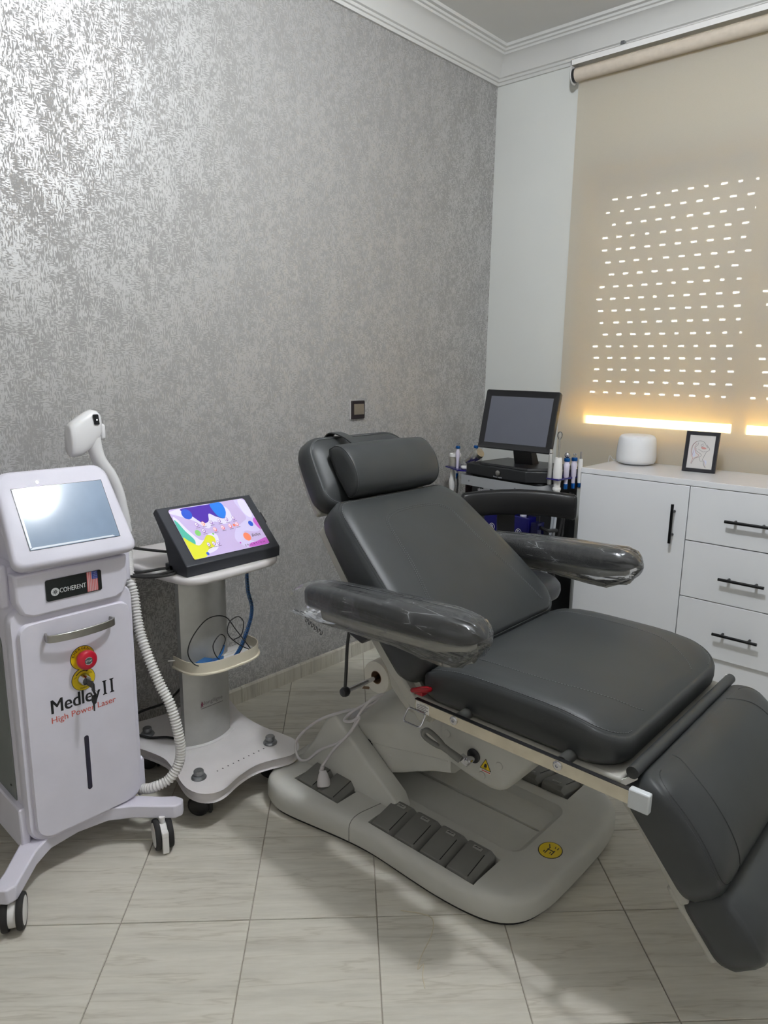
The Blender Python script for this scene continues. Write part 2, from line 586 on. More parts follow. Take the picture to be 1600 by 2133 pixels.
fl = struct(MB().box(-0.02, RX + 0.02, RY - 0.02, 0.02, -0.06, -0.0035).build('floor', grout_m))
struct(MB().box(-0.14, 0.0, RY, 0.14, 0, RZ).build('wall_left', wallp))
grey_paint = mat_paint('grey_wall_paint', (226, 224, 220))
struct(MB().box(RX, RX + 0.12, RY, 0.14, 0, RZ).build('wall_right', grey_paint))
struct(MB().box(-0.14, RX + 0.12, RY - 0.12, RY, 0, RZ).build('wall_front', grey_paint))
struct(MB().box(-0.14, RX + 0.12, RY - 0.12, 0.26, RZ, RZ + 0.1).build('ceiling', ceil_m))
WX0, WX1, WZ0, WZ1 = 0.47, 1.98, 0.995, 2.16      # window opening
wb = MB()
wb.box(0.0, WX0, 0.0, 0.2, 0, RZ); wb.box(WX1, RX, 0.0, 0.2, 0, RZ)
wb.box(WX0, WX1, 0.0, 0.2, 0, WZ0); wb.box(WX0, WX1, 0.0, 0.2, WZ1, RZ)
struct(wb.build('wall_back', paint))

# diagonal floor tiles, each its own piece, cut to the walls
def clip(poly, x0, x1, y0, y1):
    for ax, lim, sg in ((0, x0, 1), (0, x1, -1), (1, y0, 1), (1, y1, -1)):
        out = []
        for i in range(len(poly)):
            a, b = poly[i], poly[(i + 1) % len(poly)]
            da, db = (a[ax] - lim) * sg, (b[ax] - lim) * sg
            if da >= 0: out.append(a)
            if (da >= 0) != (db >= 0):
                t = da / (da - db)
                out.append((a[0] + (b[0] - a[0]) * t, a[1] + (b[1] - a[1]) * t))
        poly = out
        if len(poly) < 3: return []
    return poly
T = 0.3005
TA = radians(45.0)
e1 = (cos(TA), sin(TA))       # runs across the picture
e2 = (-sin(TA), cos(TA))      # runs away from the camera
# a grid corner seen at the crossing near the chair foot
GX, GY = 1.5554, -1.6020
shared = None
def tile_mesh(poly):
    mb = MB()
    c = (sum(p[0] for p in poly) / len(poly), sum(p[1] for p in poly) / len(poly))
    ins = [(p[0] + (c[0] - p[0]) * 0.008, p[1] + (c[1] - p[1]) * 0.008) for p in poly]
    mb.loft([[(p[0], p[1], -0.02) for p in poly], [(p[0], p[1], -0.0012) for p in poly], [(p[0], p[1], 0.0) for p in ins]])
    me = bpy.data.meshes.new('tile')
    me.from_pydata([tuple(v) for v in mb.v], [], mb.f)
    bm = bmesh.new(); bm.from_mesh(me); bmesh.ops.recalc_face_normals(bm, faces=bm.faces); bm.to_mesh(me); bm.free()
    me.materials.append(tile_m)
    return me
g = 0.0011
for i in range(-16, 17):
    for j in range(-16, 17):
        u, v = (i + 0.5) * T, (j + 0.5) * T
        cx, cy = GX + e1[0] * u + e2[0] * v, GY + e1[1] * u + e2[1] * v
        q = T / 2 - g
        loc = [(-q, -q), (q, -q), (q, q), (-q, q)]
        wp = [(cx + e1[0] * a + e2[0] * b, cy + e1[1] * a + e2[1] * b) for a, b in loc]
        cp = clip(wp, 0.0, RX, RY, 0.0)
        if len(cp) < 3: continue
        full = all(0 < p[0] < RX and RY < p[1] < 0 for p in wp)
        if full:
            if shared is None: shared = tile_mesh(loc)
            me = shared
        else:
            lp = [((p[0] - cx) * e1[0] + (p[1] - cy) * e1[1], (p[0] - cx) * e2[0] + (p[1] - cy) * e2[1]) for p in cp]
            ar = abs(sum(lp[k][0] * lp[(k + 1) % len(lp)][1] - lp[(k + 1) % len(lp)][0] * lp[k][1] for k in range(len(lp)))) / 2
            if ar < 2e-4: continue
            me = tile_mesh(lp)
        o = bpy.data.objects.new('tile', me)
        COL.objects.link(o)
        o.location = (cx, cy, 0); o.rotation_euler = (0, 0, TA)
        o.parent = fl

# tiled skirting along the walls
def skirting(name, p0, p1, nrm, n0=0.0):
    p0, p1, nrm = V(p0), V(p1), V(nrm)
    d = (p1 - p0); Ln = d.length; d.normalize()
    root = struct(MB().prism([(0, 0), (Ln, 0), (Ln, 0.055), (0, 0.055)], p0 + nrm * 0.0005, d, Z, nrm * 0.006).build(name, grout_m))
    a = n0
    while a < Ln - 0.02:
        b = min(a + 0.298, Ln)
        mb = MB()
        prof = [(0, 0), (0.011, 0), (0.011, 0.057), (0.008, 0.0625), (0, 0.064)]
        mb.loft([[p0 + d * t + nrm * q[0] + Z * q[1] for q in prof] for t in (a, b)])
        o = mb.build('skirting_tile', tile_m, root, smooth=20)
        a += 0.30
    return root
skirting('baseboard_left', (0, -0.012, 0), (0, RY, 0), (1, 0, 0), 0.07)
skirting('baseboard_back', (0.012, 0, 0), (RX, 0, 0), (0, -1, 0))
# ragged strip of plaster where the wallpaper stops above the skirting
# cornice
prof = [(0, 2.578), (0.010, 2.578), (0.012, 2.590), (0.019, 2.592), (0.021, 2.602), (0.030, 2.605), (0.033, 2.613),
        (0.038, 2.622), (0.049, 2.640), (0.066, 2.658), (0.082, 2.667), (0.092, 2.670), (0.095, 2.678), (0.104, 2.680),
        (0.107, 2.688), (0.120, 2.690), (0.124, 2.700), (0, 2.700)]
struct(MB().loft([[V((q[0], -q[0], q[1])) for q in prof], [V((q[0], RY, q[1])) for q in prof]]).build('trim_1', plaster, smooth=25))
struct(MB().loft([[V((q[0], -q[0], q[1])) for q in prof], [V((RX, -q[0], q[1])) for q in prof]]).build('trim_2', plaster, smooth=25))
struct(MB().loft([[V((RX - q[0], 0, q[1])) for q in prof], [V((RX - q[0], RY, q[1])) for q in prof]]).build('trim_3', plaster, smooth=25))

# chipped spots in the wallpaper beside the headrest
chip = mat('bare_plaster', (226, 222, 214), 0.8)
wl = bpy.data.objects['wall_left']
plate('wallpaper_chip', chip, wl, [(-0.016, -0.006), (-0.004, -0.008), (0.010, -0.004), (0.013, 0.003), (0.002, 0.004), (-0.003, 0.009), (-0.009, 0.001)], (0.0, -0.446, 0.886), Y, Z, 0.0006)
plate('wallpaper_chip', chip, wl, [(-0.003, -0.003), (0.004, -0.001), (0.001, 0.005)], (0.0, -0.43, 0.872), Y, Z, 0.0006)

# window: frame, two frosted panes, outer roller shutter of slotted slats
frame_m = mat('cream_window_frame', (222, 208, 172), 0.45)
sill_m = mat('warm_stone_sill', (232, 196, 112), 0.5)
slat_m = mat('beige_shutter_slat', (196, 190, 176), 0.5)
frost = mat_glass('frosted_pane', (0.97, 0.97, 0.93), 0.3, 0.25)
_ft = frost.node_tree
_tl = _ft.nodes.new('ShaderNodeBsdfTranslucent')
_tl.inputs['Color'].default_value = (0.95, 0.93, 0.86, 1)
for _n in list(_ft.nodes):
    if _n.type == 'MIX_SHADER' and abs(_n.inputs[0].default_value - 0.3) < 1e-4 and not _n.inputs[0].is_linked:
        _ft.links.new(_tl.outputs[0], _n.inputs[2])
w1 = struct(MB().box(WX0 - 0.01, WX1 + 0.01, -0.004, 0.06, WZ0 - 0.022, WZ0).build('window_1', sill_m, bev=0.004))
PX = [(0.517, 1.192), (1.240, 1.915)]
fb = MB()
fb.box(WX0, PX[0][0], 0.06, 0.10, WZ0, WZ1); fb.box(PX[0][1], PX[1][0], 0.055, 0.105, WZ0, WZ1); fb.box(PX[1][1], WX1, 0.06, 0.10, WZ0, WZ1)
fb.box(WX0, WX1, 0.06, 0.10, WZ0, WZ0 + 0.027); fb.box(WX0, WX1, 0.06, 0.10, WZ1 - 0.04, WZ1)
fb.build('window_frame', frame_m, w1, bev=0.003)
MB().box(WX0, WX1, 0.102, 0.26, WZ0, WZ0 + 0.018).build('bounce_sill', sill_m, w1)  # added ledge that bounces warm sunlight in under the shutter
rv = MB()
rv.box(WX0, WX0 + 0.004, 0.0, 0.2, WZ0, WZ1); rv.box(WX1 - 0.004, WX1, 0.0, 0.2, WZ0, WZ1)
rv.build('reveal_lining', frame_m, w1)
for a, b in PX:
    MB().box(a, b, 0.075, 0.079, WZ0 + 0.027, WZ1 - 0.04).build('pane', frost, w1)
ROWZ = [2.024, 1.970, 1.916, 1.862, 1.808, 1.754, 1.700, 1.646, 1.592, 1.539, 1.485, 1.432, 1.378, 1.325, 1.272, 1.218, 1.166]
ROWX = [0.572, 0.546, 0.579, 0.537, 0.539, 0.56, 0.581, 0.54, 0.53, 0.541, 0.554, 0.573, 0.527, 0.537, 0.543, 0.541, 0.529]
SY0, SY1 = 0.126, 0.130
for wi, (a, b) in enumerate(PX):
    edges = [2.20, 2.139, 2.082] + ROWZ + [1.112, 1.058]
    for k in range(len(edges) - 1):
        zt, zb = edges[k], edges[k + 1]
        mb = MB()
        ym = (SY0 + SY1) / 2
        # bulged slat body
        pr = [(SY0 + 0.0005, zb + 0.0078), (SY0, zb + 0.013), (SY0 - 0.002, (zt + zb) / 2), (SY0, zt - 0.006), (SY0 + 0.003, zt - 0.0005),
              (SY1 - 0.003, zt - 0.0005), (SY1, zt - 0.006), (SY1, zb + 0.012), (SY1 - 0.0005, zb + 0.0078)]
        mb.loft([[V((xx, q[0], q[1])) for q in pr] for xx in (a - 0.02, b + 0.02)])
        # tongue with light slots
        z0, z1 = zb - 0.001, zb + 0.0085
        if zb in ROWZ:
            r = ROWZ.index(zb)
            x = a - 0.02
            s = ROWX[r] - 0.012 + (0.0 if wi == 0 else 0.74 + 0.013 * ((r * 5) % 4) - 0.03)
            hgt = 0.0
            while s < b + 0.02:
                lp = 0.026 if random.random() > 0.12 else 0.018
                if s > x: mb.box(x, s, ym - 0.002, ym + 0.002, z0, z1)
                x = s + lp
                s += 0.0668
            if x < b + 0.02: mb.box(x, b + 0.02, ym - 0.002, ym + 0.002, z0, z1)
        else:
            mb.box(a - 0.02, b + 0.02, ym - 0.002, ym + 0.002, z0, z1)
        mb.build('shutter_slat', slat_m, w1, smooth=40)
struct(MB().box(-0.6, 3.4, 0.262, 3.2, 0.80, 0.90).build('bounce_slab', mat('bounce_ochre', (240, 216, 140), 0.8)))  # added unseen slab, bounces warm sunlight up behind the blind
jb = MB()
jb.box(WX0, PX[0][0] - 0.015, 0.115, 0.145, WZ0, WZ1); jb.box(PX[0][1] + 0.015, PX[1][0] - 0.015, 0.115, 0.145, WZ0, WZ1); jb.box(PX[1][1] + 0.015, WX1, 0.115, 0.145, WZ0, WZ1)
jb.build('shutter_guide', slat_m, w1)
MB().box(WX0, WX1, 0.10, 0.2, 2.10, WZ1 + 0.02).build('shutter_box', slat_m, w1)

# roller blind in front of the window
blind_m = mat_blind('beige_blind_fabric')
rb = thing('roller_blind', 'beige translucent roller blind hanging down over the window', 'blind', (1.3, -0.055, 0.78))
BX0, BX1 = 0.452, 2.12
zz = [2.505 - k * (2.505 - 0.785) / 24 for k in range(25)]
fb = MB()
fb.loft([[V((BX0 + 0.004 * (2.5 - z) / 1.6, -0.052, z)), V(((BX0 + BX1) / 2, -0.052, z)), V((BX1, -0.052, z))] for z in zz], False, False, False)
fb.build('fabric', blind_m, rb)
fold_m = mat('beige_blind_roll', (208, 196, 180), 0.8, var=0.05, vscale=40)
MB().lathe([(0.027, 0), (0.027, BX1 - BX0)], (BX0 + 0.001, -0.076, 2.507), X, 28).build('fabric_roll', fold_m, rb)
cb = MB()
cb.loft([[V((x, q[0], q[1])) for q in [(-0.004, 2.545), (-0.004, 2.566), (-0.098, 2.566), (-0.104, 2.560), (-0.104, 2.540), (-0.100, 2.540), (-0.100, 2.556), (-0.008, 2.556)]] for x in (BX0 - 0.014, BX1 + 0.01)])
cb.build('headrail', white_mat, rb, smooth=30)
for x in (BX0 - 0.014, BX1 + 0.008):
    MB().prism([(-0.002, 2.566), (-0.104, 2.566), (-0.104, 2.52)] + [(-0.073 - 0.031 * cos(t), 2.505 - 0.034 * sin(t)) for t in [k * pi / 8 for k in range(9)]] + [(-0.042, 2.53), (-0.002, 2.545)], (x, 0, 0), Y, Z, X * 0.003).build('end_bracket', white_mat, rb)
MB().lathe([(0.028, 0), (0.028, 0.010)], (BX0 - 0.010, -0.076, 2.507), X, 24).build('roller_plug', black_pl, rb)
MB().prism([(0, 0), (0.018, 0), (0.016, 0.012), (0.002, 0.012)], (0.655, -0.104, 2.566), X, Z, Y * 0.02).build('ceiling_clip', dark_steel, rb)
MB().box(BX0 + 0.004, BX1, -0.058, -0.046, 0.775, 0.787).build('bottom_bar', white_mat, rb)

# light switch
ls = thing('light_switch', 'dark bronze light switch with taupe rocker on grey wallpaper', 'light switch', (0, -0.948, 1.058))
pr = rrect(0.086, 0.080, 0.004, 3)
MB().prism(pr, (0.0, -0.948, 1.098), Y, Z, X * 0.004).build('backplate', mat('pale_grey_plastic', (196, 192, 192), 0.4), ls)
swm = mat('dark_bronze_plastic', (38, 31, 32), 0.22, var=0.05)
mb = MB()
mb.loft([[V((0.004, -0.945 + p[0], 1.098 + p[1])) for p in rrect(0.080, 0.078, 0.003, 3)], [V((0.011, -0.945 + p[0], 1.098 + p[1])) for p in rrect(0.076, 0.074, 0.005, 3)]])
mb.build('cover', swm, ls, bev=0.002)
mb = MB()
mb.loft([[V((0.011, -0.944 + p[0], 1.100 + p[1])) for p in rrect(0.060, 0.046, 0.002, 3)], [V((0.0145 - 0.03 * p[1], -0.944 + p[0], 1.100 + p[1])) for p in rrect(0.057, 0.043, 0.002, 3)]])
mb.build('rocker', mat('taupe_plastic', (122, 112, 98), 0.25, var=0.04), ls, bev=0.0008)

# round ceiling lamp (above the frame)
cl = thing('ceiling_lamp', 'round white ceiling lamp above the treatment chair', 'lamp', (LAMP.x, LAMP.y, 2.676))
MB().lathe([(0.0, 2.676), (0.07, 2.678), (0.085, 2.690), (0.09, 2.70), (0.0, 2.70)], (LAMP.x, LAMP.y, 0), Z, 40, caps=False).build('ceiling_rose', white_mat, cl)
rl2 = thing('ceiling_lamp', 'added round white lamp for the fill light behind the camera', 'lamp', (2.75, -3.75, 2.676))  # made-up fitting for the added fill light
MB().lathe([(0.0, 2.676), (0.07, 2.678), (0.085, 2.690), (0.09, 2.70), (0.0, 2.70)], (2.75, -3.75, 0), Z, 40, caps=False).build('ceiling_rose', white_mat, rl2)
# ============================================================ TREATMENT CHAIR
CY = -1.575
ch = thing('treatment_chair', 'charcoal padded reclining treatment chair on a grey foot-pedal base', 'treatment chair', (0.97, CY, 0))

# --- base plate with recessed tray and pedal wells
half = [(0.515, 0.10), (0.522, 0.20), (0.538, 0.275), (0.572, 0.332), (0.635, 0.357), (0.70, 0.355), (0.80, 0.337), (0.90, 0.320), (0.985, 0.313),
        (1.10, 0.316), (1.20, 0.317), (1.29, 0.309), (1.355, 0.290), (1.400, 0.250), (1.423, 0.19), (1.432, 0.10)]
ctrl = [V((x, -w, 0)) for x, w in half] + [V((x, w, 0)) for x, w in reversed(half)]
out = catmull(ctrl, 4, True)
def base_ring(ins, z):
    r = []
    n = len(out)
    for i, p in enumerate(out):
        t = (out[(i + 1) % n] - out[i - 1]).normalized()
        nn = V((-t.y, t.x, 0))
        q = p + nn * ins
        r.append(V((q.x, CY + q.y, z)))
    return r
rings = [base_ring(0.014, 0.006), base_ring(0.004, 0.012), base_ring(0.0, 0.022), base_ring(0.0, 0.056), base_ring(0.003, 0.067), base_ring(0.009, 0.0745), base_ring(0.019, 0.079), base_ring(0.035, 0.081)]
bs = MB().loft(rings).build('base', grey_pl, ch, smooth=50)
def rr3(x0, x1, y0, y1, z, r, ins=0.0):
    return [V(((x0 + x1) / 2 + p[0], (y0 + y1) / 2 + p[1], z)) for p in rrect(x1 - x0 - 2 * ins, y1 - y0 - 2 * ins, r, 5)]
# tray recess (soft sided)
RXa, RXb, RYa, RYb = 0.80, 1.305, CY - 0.122, CY + 0.122
cut = MB().loft([rr3(RXa, RXb, RYa, RYb, 0.0905, 0.04, -0.020), rr3(RXa, RXb, RYa, RYb, 0.0800, 0.04, -0.009), rr3(RXa, RXb, RYa, RYb, 0.070, 0.035, 0.002), rr3(RXa, RXb, RYa, RYb, 0.064, 0.03, 0.010)])
grv = MB().loft([[V((0.86 + p[0], CY + 0.014 + p[1], z)) for p in [(0, -0.006), (0.43, -0.004), (0.436, 0), (0.43, 0.004), (0, 0.006)]] for z in (0.056, 0.07)])
# wells
PED_N = [0.690, 0.776, 0.990, 1.073, 1.158, 1.243]
wells = []
for x0, x1 in ((0.645, 0.828), (0.946, 1.292)):
    for sg in (-1, 1):
        y0, y1 = sorted((CY + sg * 0.172, CY + sg * 0.290))
        wells.append(MB().box(x0, x1, y0, y1, 0.050, 0.12))
boolcut(bs, [cut, grv] + wells)
MB().loft([base_ring(0.012, 0.0), base_ring(0.012, 0.007)]).build('foot_gasket', rubber, ch)
# joint between the two halves of the cover
seam = MB()
pts = [(0.925, CY - 0.160, 0.0812), (0.905, CY - 0.27, 0.0812), (0.904, CY - 0.285, 0.0812), (0.904, CY - 0.300, 0.0793), (0.904, CY - 0.3105, 0.0748), (0.904, CY - 0.3168, 0.067), (0.904, CY - 0.3198, 0.056), (0.904, CY - 0.3198, 0.015)]
seam.tube(pts, 0.0011, 6); seam.build('cover_joint', pedal_pl, ch)
seam = MB(); seam.tube([(x, 2 * CY - y, z) for x, y, z in pts], 0.0011, 6); seam.build('cover_joint', pedal_pl, ch)

# pedals
def pedal(xc, sg):
    yi, yo = CY + sg * 0.176, CY + sg * 0.286
    w = 0.0375
    def P(x, t, z): return V((xc + x, yi + (yo - yi) * t, z))
    mb = MB()
    prof = [(0.0, 0.060), (0.0, 0.095), (0.10, 0.101), (0.22, 0.100), (0.97, 0.080), (1.0, 0.074), (1.0, 0.055)]
    mb.loft([[P(-w, t, z) for t, z in prof], [P(-w + 0.004, t, z + (0.002 if 0.05 < t < 0.98 else 0)) for t, z in prof],
             [P(w - 0.014, t, z + (0.002 if 0.05 < t < 0.98 else 0)) for t, z in prof], [P(w, t, z - (0.016 if 0.05 < t < 0.98 else 0.008)) for t, z in prof]])
    p = mb.build('pedal', pedal_pl, ch, bev=0.0025, smooth=40)
    d = (P(0, 0.97, 0.080) - P(0, 0.22, 0.100)).normalized()
    nn = X.cross(d) if sg > 0 else d.cross(X)
    o = P(-0.002, 0.22, 0.1025)
    if nn.z < 0: nn = -nn
    plate('pedal_label', paper_w if False else mat('grey_sticker', (158, 157, 152), 0.5), p, [(-0.013, -0.005), (0.013, -0.005), (0.013, 0.005), (-0.013, 0.005)], o, X if sg < 0 else -X, -d if sg < 0 else -d, 0.0008)
    plate('pedal_icon', ink, p, [(-0.010, -0.001), (-0.003, 0.0006), (0.004, 0.0003), (0.009, 0.0018), (0.009, 0.0028), (0.0, 0.0015), (-0.005, 0.003), (-0.007, 0.0012), (-0.010, 0.0)], o + nn * 0.0008, X if sg < 0 else -X, -d, 0.0004)
    MB().tube([P(w - 0.013, 0.3, 0.1015), P(w - 0.013, 0.94, 0.0835)], 0.0011, 5).build('pedal_groove', dark_gap, p)
for x in PED_N: pedal(x, -1)
for x in PED_N: pedal(x, 1)
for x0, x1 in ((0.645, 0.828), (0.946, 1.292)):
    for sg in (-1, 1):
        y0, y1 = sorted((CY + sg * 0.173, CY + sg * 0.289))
        MB().box(x0 + 0.001, x1 - 0.001, y0, y1, 0.0505, 0.0515).build('pedal_well_shade', dark_gap, ch)  # black sheet over the well bottom stands in for shade under the pedals

# --- wedge housing of the lift pivot
def wsec(y, a):
    # section in xz with inset a
    pr = [(0.545 + a * 2.0, 0.070), (0.585 + a, 0.100), (0.625 + a, 0.150), (0.660 + a * 0.8, 0.205), (0.695 + a * .5, 0.262 - a), (0.722, 0.281 - a), (0.742, 0.276 - a),
          (0.790 - a * .4, 0.235 - a), (0.86 - a, 0.189 - a * .8), (0.965 - a, 0.112), (0.985 - a, 0.075)]
    return [V((x, y, z)) for x, z in pr]
wd = MB()
wd.loft([wsec(CY - 0.206, 0.010), wsec(CY - 0.2035, 0.004), wsec(CY - 0.198, 0.0), wsec(CY - 0.160, 0.0), wsec(CY - 0.150, 0.004)])
wd.build('pivot_housing', grey_pl, ch, smooth=40)
wd = MB()
wd.loft([wsec(CY + 0.206, 0.010), wsec(CY + 0.2035, 0.004), wsec(CY + 0.198, 0.0), wsec(CY + 0.160, 0.0), wsec(CY + 0.150, 0.004)])
wd.build('pivot_housing', grey_pl, ch, smooth=40)
wd = MB()
wd.loft([[V((x, y, z)) for x, z in [(0.55, 0.07), (0.59, 0.10), (0.64, 0.165), (0.70, 0.250), (0.715, 0.255), (0.70, 0.10), (0.70, 0.07)]] for y in (CY - 0.152, CY + 0.152)])
wd.build('pivot_cover', grey_pl, ch, smooth=40)

# --- lift arm: loft of cross-sections along x
def asec(x, zb, zs, zt, hw):
    return [V((x, CY + a, b)) for a, b in [(-hw * 0.86, zb), (-hw * 0.97, zb + 0.008), (-hw, zb + 0.022), (-hw, zs - 0.010), (-hw * 0.985, zs), (-hw * 0.70, zt - 0.008), (-hw * 0.62, zt),
            (hw * 0.62, zt), (hw * 0.70, zt - 0.008), (hw * 0.985, zs), (hw, zs - 0.010), (hw, zb + 0.022), (hw * 0.97, zb + 0.008), (hw * 0.86, zb)]]
la = MB()
la.loft([asec(0.705, 0.110, 0.205, 0.250, 0.146), asec(0.76, 0.110, 0.246, 0.298, 0.146), asec(0.86, 0.118, 0.286, 0.345, 0.147), asec(0.93, 0.147, 0.306, 0.375, 0.147),
         asec(0.99, 0.176, 0.320, 0.392, 0.147), asec(1.05, 0.203, 0.327, 0.405, 0.147), asec(1.11, 0.222, 0.327, 0.414, 0.147)])
la.build('lift_arm', grey_pl, ch, smooth=45)
# raised line along the arm side and small screw caps
for sg in (-1, 1):
    MB().tube(catmull([(0.80, CY + sg * 0.1465, 0.205), (0.90, CY + sg * 0.1475, 0.222), (1.0, CY + sg * 0.1475, 0.243), (1.1, CY + sg * 0.1475, 0.262)], 6), 0.0014, 6).build('arm_joint', grey_pl, ch)
MB().lathe([(0.010, 0), (0.009, 0.002), (0.0, 0.0022)], (0.895, CY - 0.147, 0.19), (0, -1, 0), 16).build('screw_cap', grey_pl, ch)
MB().lathe([(0.018, 0), (0.016, 0.003), (0.0, 0.0032)], (0.812, CY - 0.1465, 0.196), (0, -1, 0), 18).build('pivot_hole', dark_gap, ch)
# carrier cup that holds the seat
def csec(y, a):
    pr = [(1.075, 0.455), (1.082, 0.33 + a * .3), (1.11 + a * .2, 0.258 + a), (1.16, 0.247 + a), (1.20, 0.240 + a), (1.235, 0.2375 + a), (1.260, 0.242 + a), (1.281 - a * .5, 0.256 + a * .6), (1.300 - a, 0.279), (1.322 - a, 0.312), (1.350 - a, 0.352), (1.415 - a, 0.455)]
    return [V((x, y, z)) for x, z in pr]
cm = MB()
cm.loft([csec(CY - 0.152, 0.022), csec(CY - 0.149, 0.009), csec(CY - 0.140, 0.002), csec(CY - 0.12, 0), csec(CY + 0.12, 0), csec(CY + 0.140, 0.002), csec(CY + 0.149, 0.009), csec(CY + 0.152, 0.022)])
cup = cm.build('seat_carrier', grey_pl, ch, smooth=45)
def on_side(x, z): return V((x, CY - 0.1525, z))
for x, z in ((1.262, 0.318), (1.213, 0.272), (1.10, 0.345)):
    MB().lathe([(0.0105, 0), (0.0095, 0.0018), (0.0, 0.002)], on_side(x, z), (0, -1, 0), 18).build('screw_cap', grey_pl, cup)
# warning sticker on the carrier
def warn(o, xd, yd, parent, s=1.0, hand=True):
    nn = V(xd).normalized().cross(V(yd).normalized())
    plate('sticker_border', ink, parent, [(-0.021 * s, -0.016 * s), (0.021 * s, -0.016 * s), (0, 0.022 * s)], o, xd, yd, 0.0005)
    plate('sticker_triangle', yellow, parent, [(-0.0178 * s, -0.0140 * s), (0.0178 * s, -0.0140 * s), (0, 0.0182 * s)], V(o) + nn * 0.0005, xd, yd, 0.0004)
    plate('sticker_symbol', ink, parent, [(-0.006 * s, -0.007 * s), (0.0, -0.009 * s), (0.0055 * s, -0.006 * s), (0.005 * s, 0.003 * s), (0.002 * s, 0.006 * s), (-0.003 * s, 0.003 * s)], V(o) + nn * 0.0009, xd, yd, 0.0003)
    plate('sticker_symbol', ink, parent, [(-0.008 * s, -0.0115 * s), (0.005 * s, -0.0115 * s), (0.005 * s, -0.0102 * s), (-0.008 * s, -0.0102 * s)], V(o) + nn * 0.0009, xd, yd, 0.0003)
    plate('sticker_caption', paper_w, parent, [(-0.021 * s, -0.026 * s), (0.021 * s, -0.026 * s), (0.021 * s, -0.0175 * s), (-0.021 * s, -0.0175 * s)], o, xd, yd, 0.0006)
    plate('sticker_bar', red_ink, parent, [(-0.013 * s, -0.0235 * s), (0.018 * s, -0.0235 * s), (0.018 * s, -0.0200 * s), (-0.013 * s, -0.0200 * s)], V(o) + nn * 0.0006, xd, yd, 0.0003)
warn(on_side(1.222, 0.304), X, Z, cup, 0.80)
warn((0.935, CY - 0.156, 0.0812), V((0.25, -1, 0)), V((1, 0.25, 0)), bs, 0.72)
plate('sticker_triangle', mat('pale_green_yellow_print', (164, 166, 112), 0.5), bpy.data.objects['lift_arm'], [(-0.016, -0.006), (0.016, -0.006), (0, 0.010)], (0.955, CY - 0.06, 0.3855), V((1, 0, 0.28)), V((0, 1, 0)), 0.0006)
# round yellow pictogram on the toe of the base
ov = circ(1, 32)
def P2(o, s): return [(p[0] * s[0], p[1] * s[1]) for p in o]
po = V((1.365, CY - 0.055, 0.0805))
xd, yd = V((0, 1, 0)), V((-1, 0, 0.0))
plate('pictogram_border', ink, bs, P2(ov, (0.034, 0.030)), po, xd, yd, 0.0007)
pg = plate('pictogram', yellow, bs, P2(ov, (0.0318, 0.0278)), po + Z * 0.0007, xd, yd, 0.0004)
for q in ([(-0.016, -0.012), (0.004, -0.012), (0.004, -0.0095), (-0.016, -0.0095)], [(-0.002, -0.012), (0.001, -0.012), (0.001, 0.008), (-0.002, 0.008)],
          [(-0.019, 0.004), (0.010, 0.004), (0.010, 0.0065), (-0.019, 0.0065)], [(0.009, 0.005), (0.020, 0.012), (0.019, 0.014), (0.008, 0.007)],
          [(0.011, -0.014), (0.020, -0.014), (0.020, -0.012), (0.011, -0.012)], [(-0.017, 0.009), (-0.010, 0.009), (-0.010, 0.0115), (-0.017, 0.0115)],
          [(-0.014, -0.006), (-0.006, -0.006), (-0.006, -0.004), (-0.014, -0.004)], [(0.012, -0.008), (0.020, -0.006), (0.020, -0.004), (0.012, -0.006)]):
    plate('pictogram_line', ink, bs, q, po + Z * 0.0011, xd, yd, 0.0003)

# --- cushions
def cushion(outline, rings, fn, name, parent, m=leather, crown=0.02, T=0.0, cn=9, smooth=60):
    Lu = max(p[0] for p in outline) - min(p[0] for p in outline)
    Lv = max(p[1] for p in outline) - min(p[1] for p in outline)
    cu = (max(p[0] for p in outline) + min(p[0] for p in outline)) / 2
    cv = (max(p[1] for p in outline) + min(p[1] for p in outline)) / 2
    R_ = []
    def ring(ins, h):
        su, sv = max(0.02, (Lu - 2 * ins) / Lu), max(0.02, (Lv - 2 * ins) / Lv)
        return [V(fn(cu + (p[0] - cu) * su, cv + (p[1] - cv) * sv, h)) for p in outline]
    for ins, h in rings: R_.append(ring(ins, h))
    i0, h0 = rings[-1]
    mx = min(Lu, Lv) / 2 * 0.97
    for k in range(1, cn + 1):
        t = k / cn
        ins = i0 + (mx - i0) * t
        R_.append(ring(ins, h0 + crown * (1 - (1 - t) ** 2.4)))
    mb = MB().loft(R_)
    o = mb.build(name, m, parent, smooth=smooth)
    return o, mb, ring
seam_m = mat('dark_seam_leather', (38, 39, 40), 0.6)
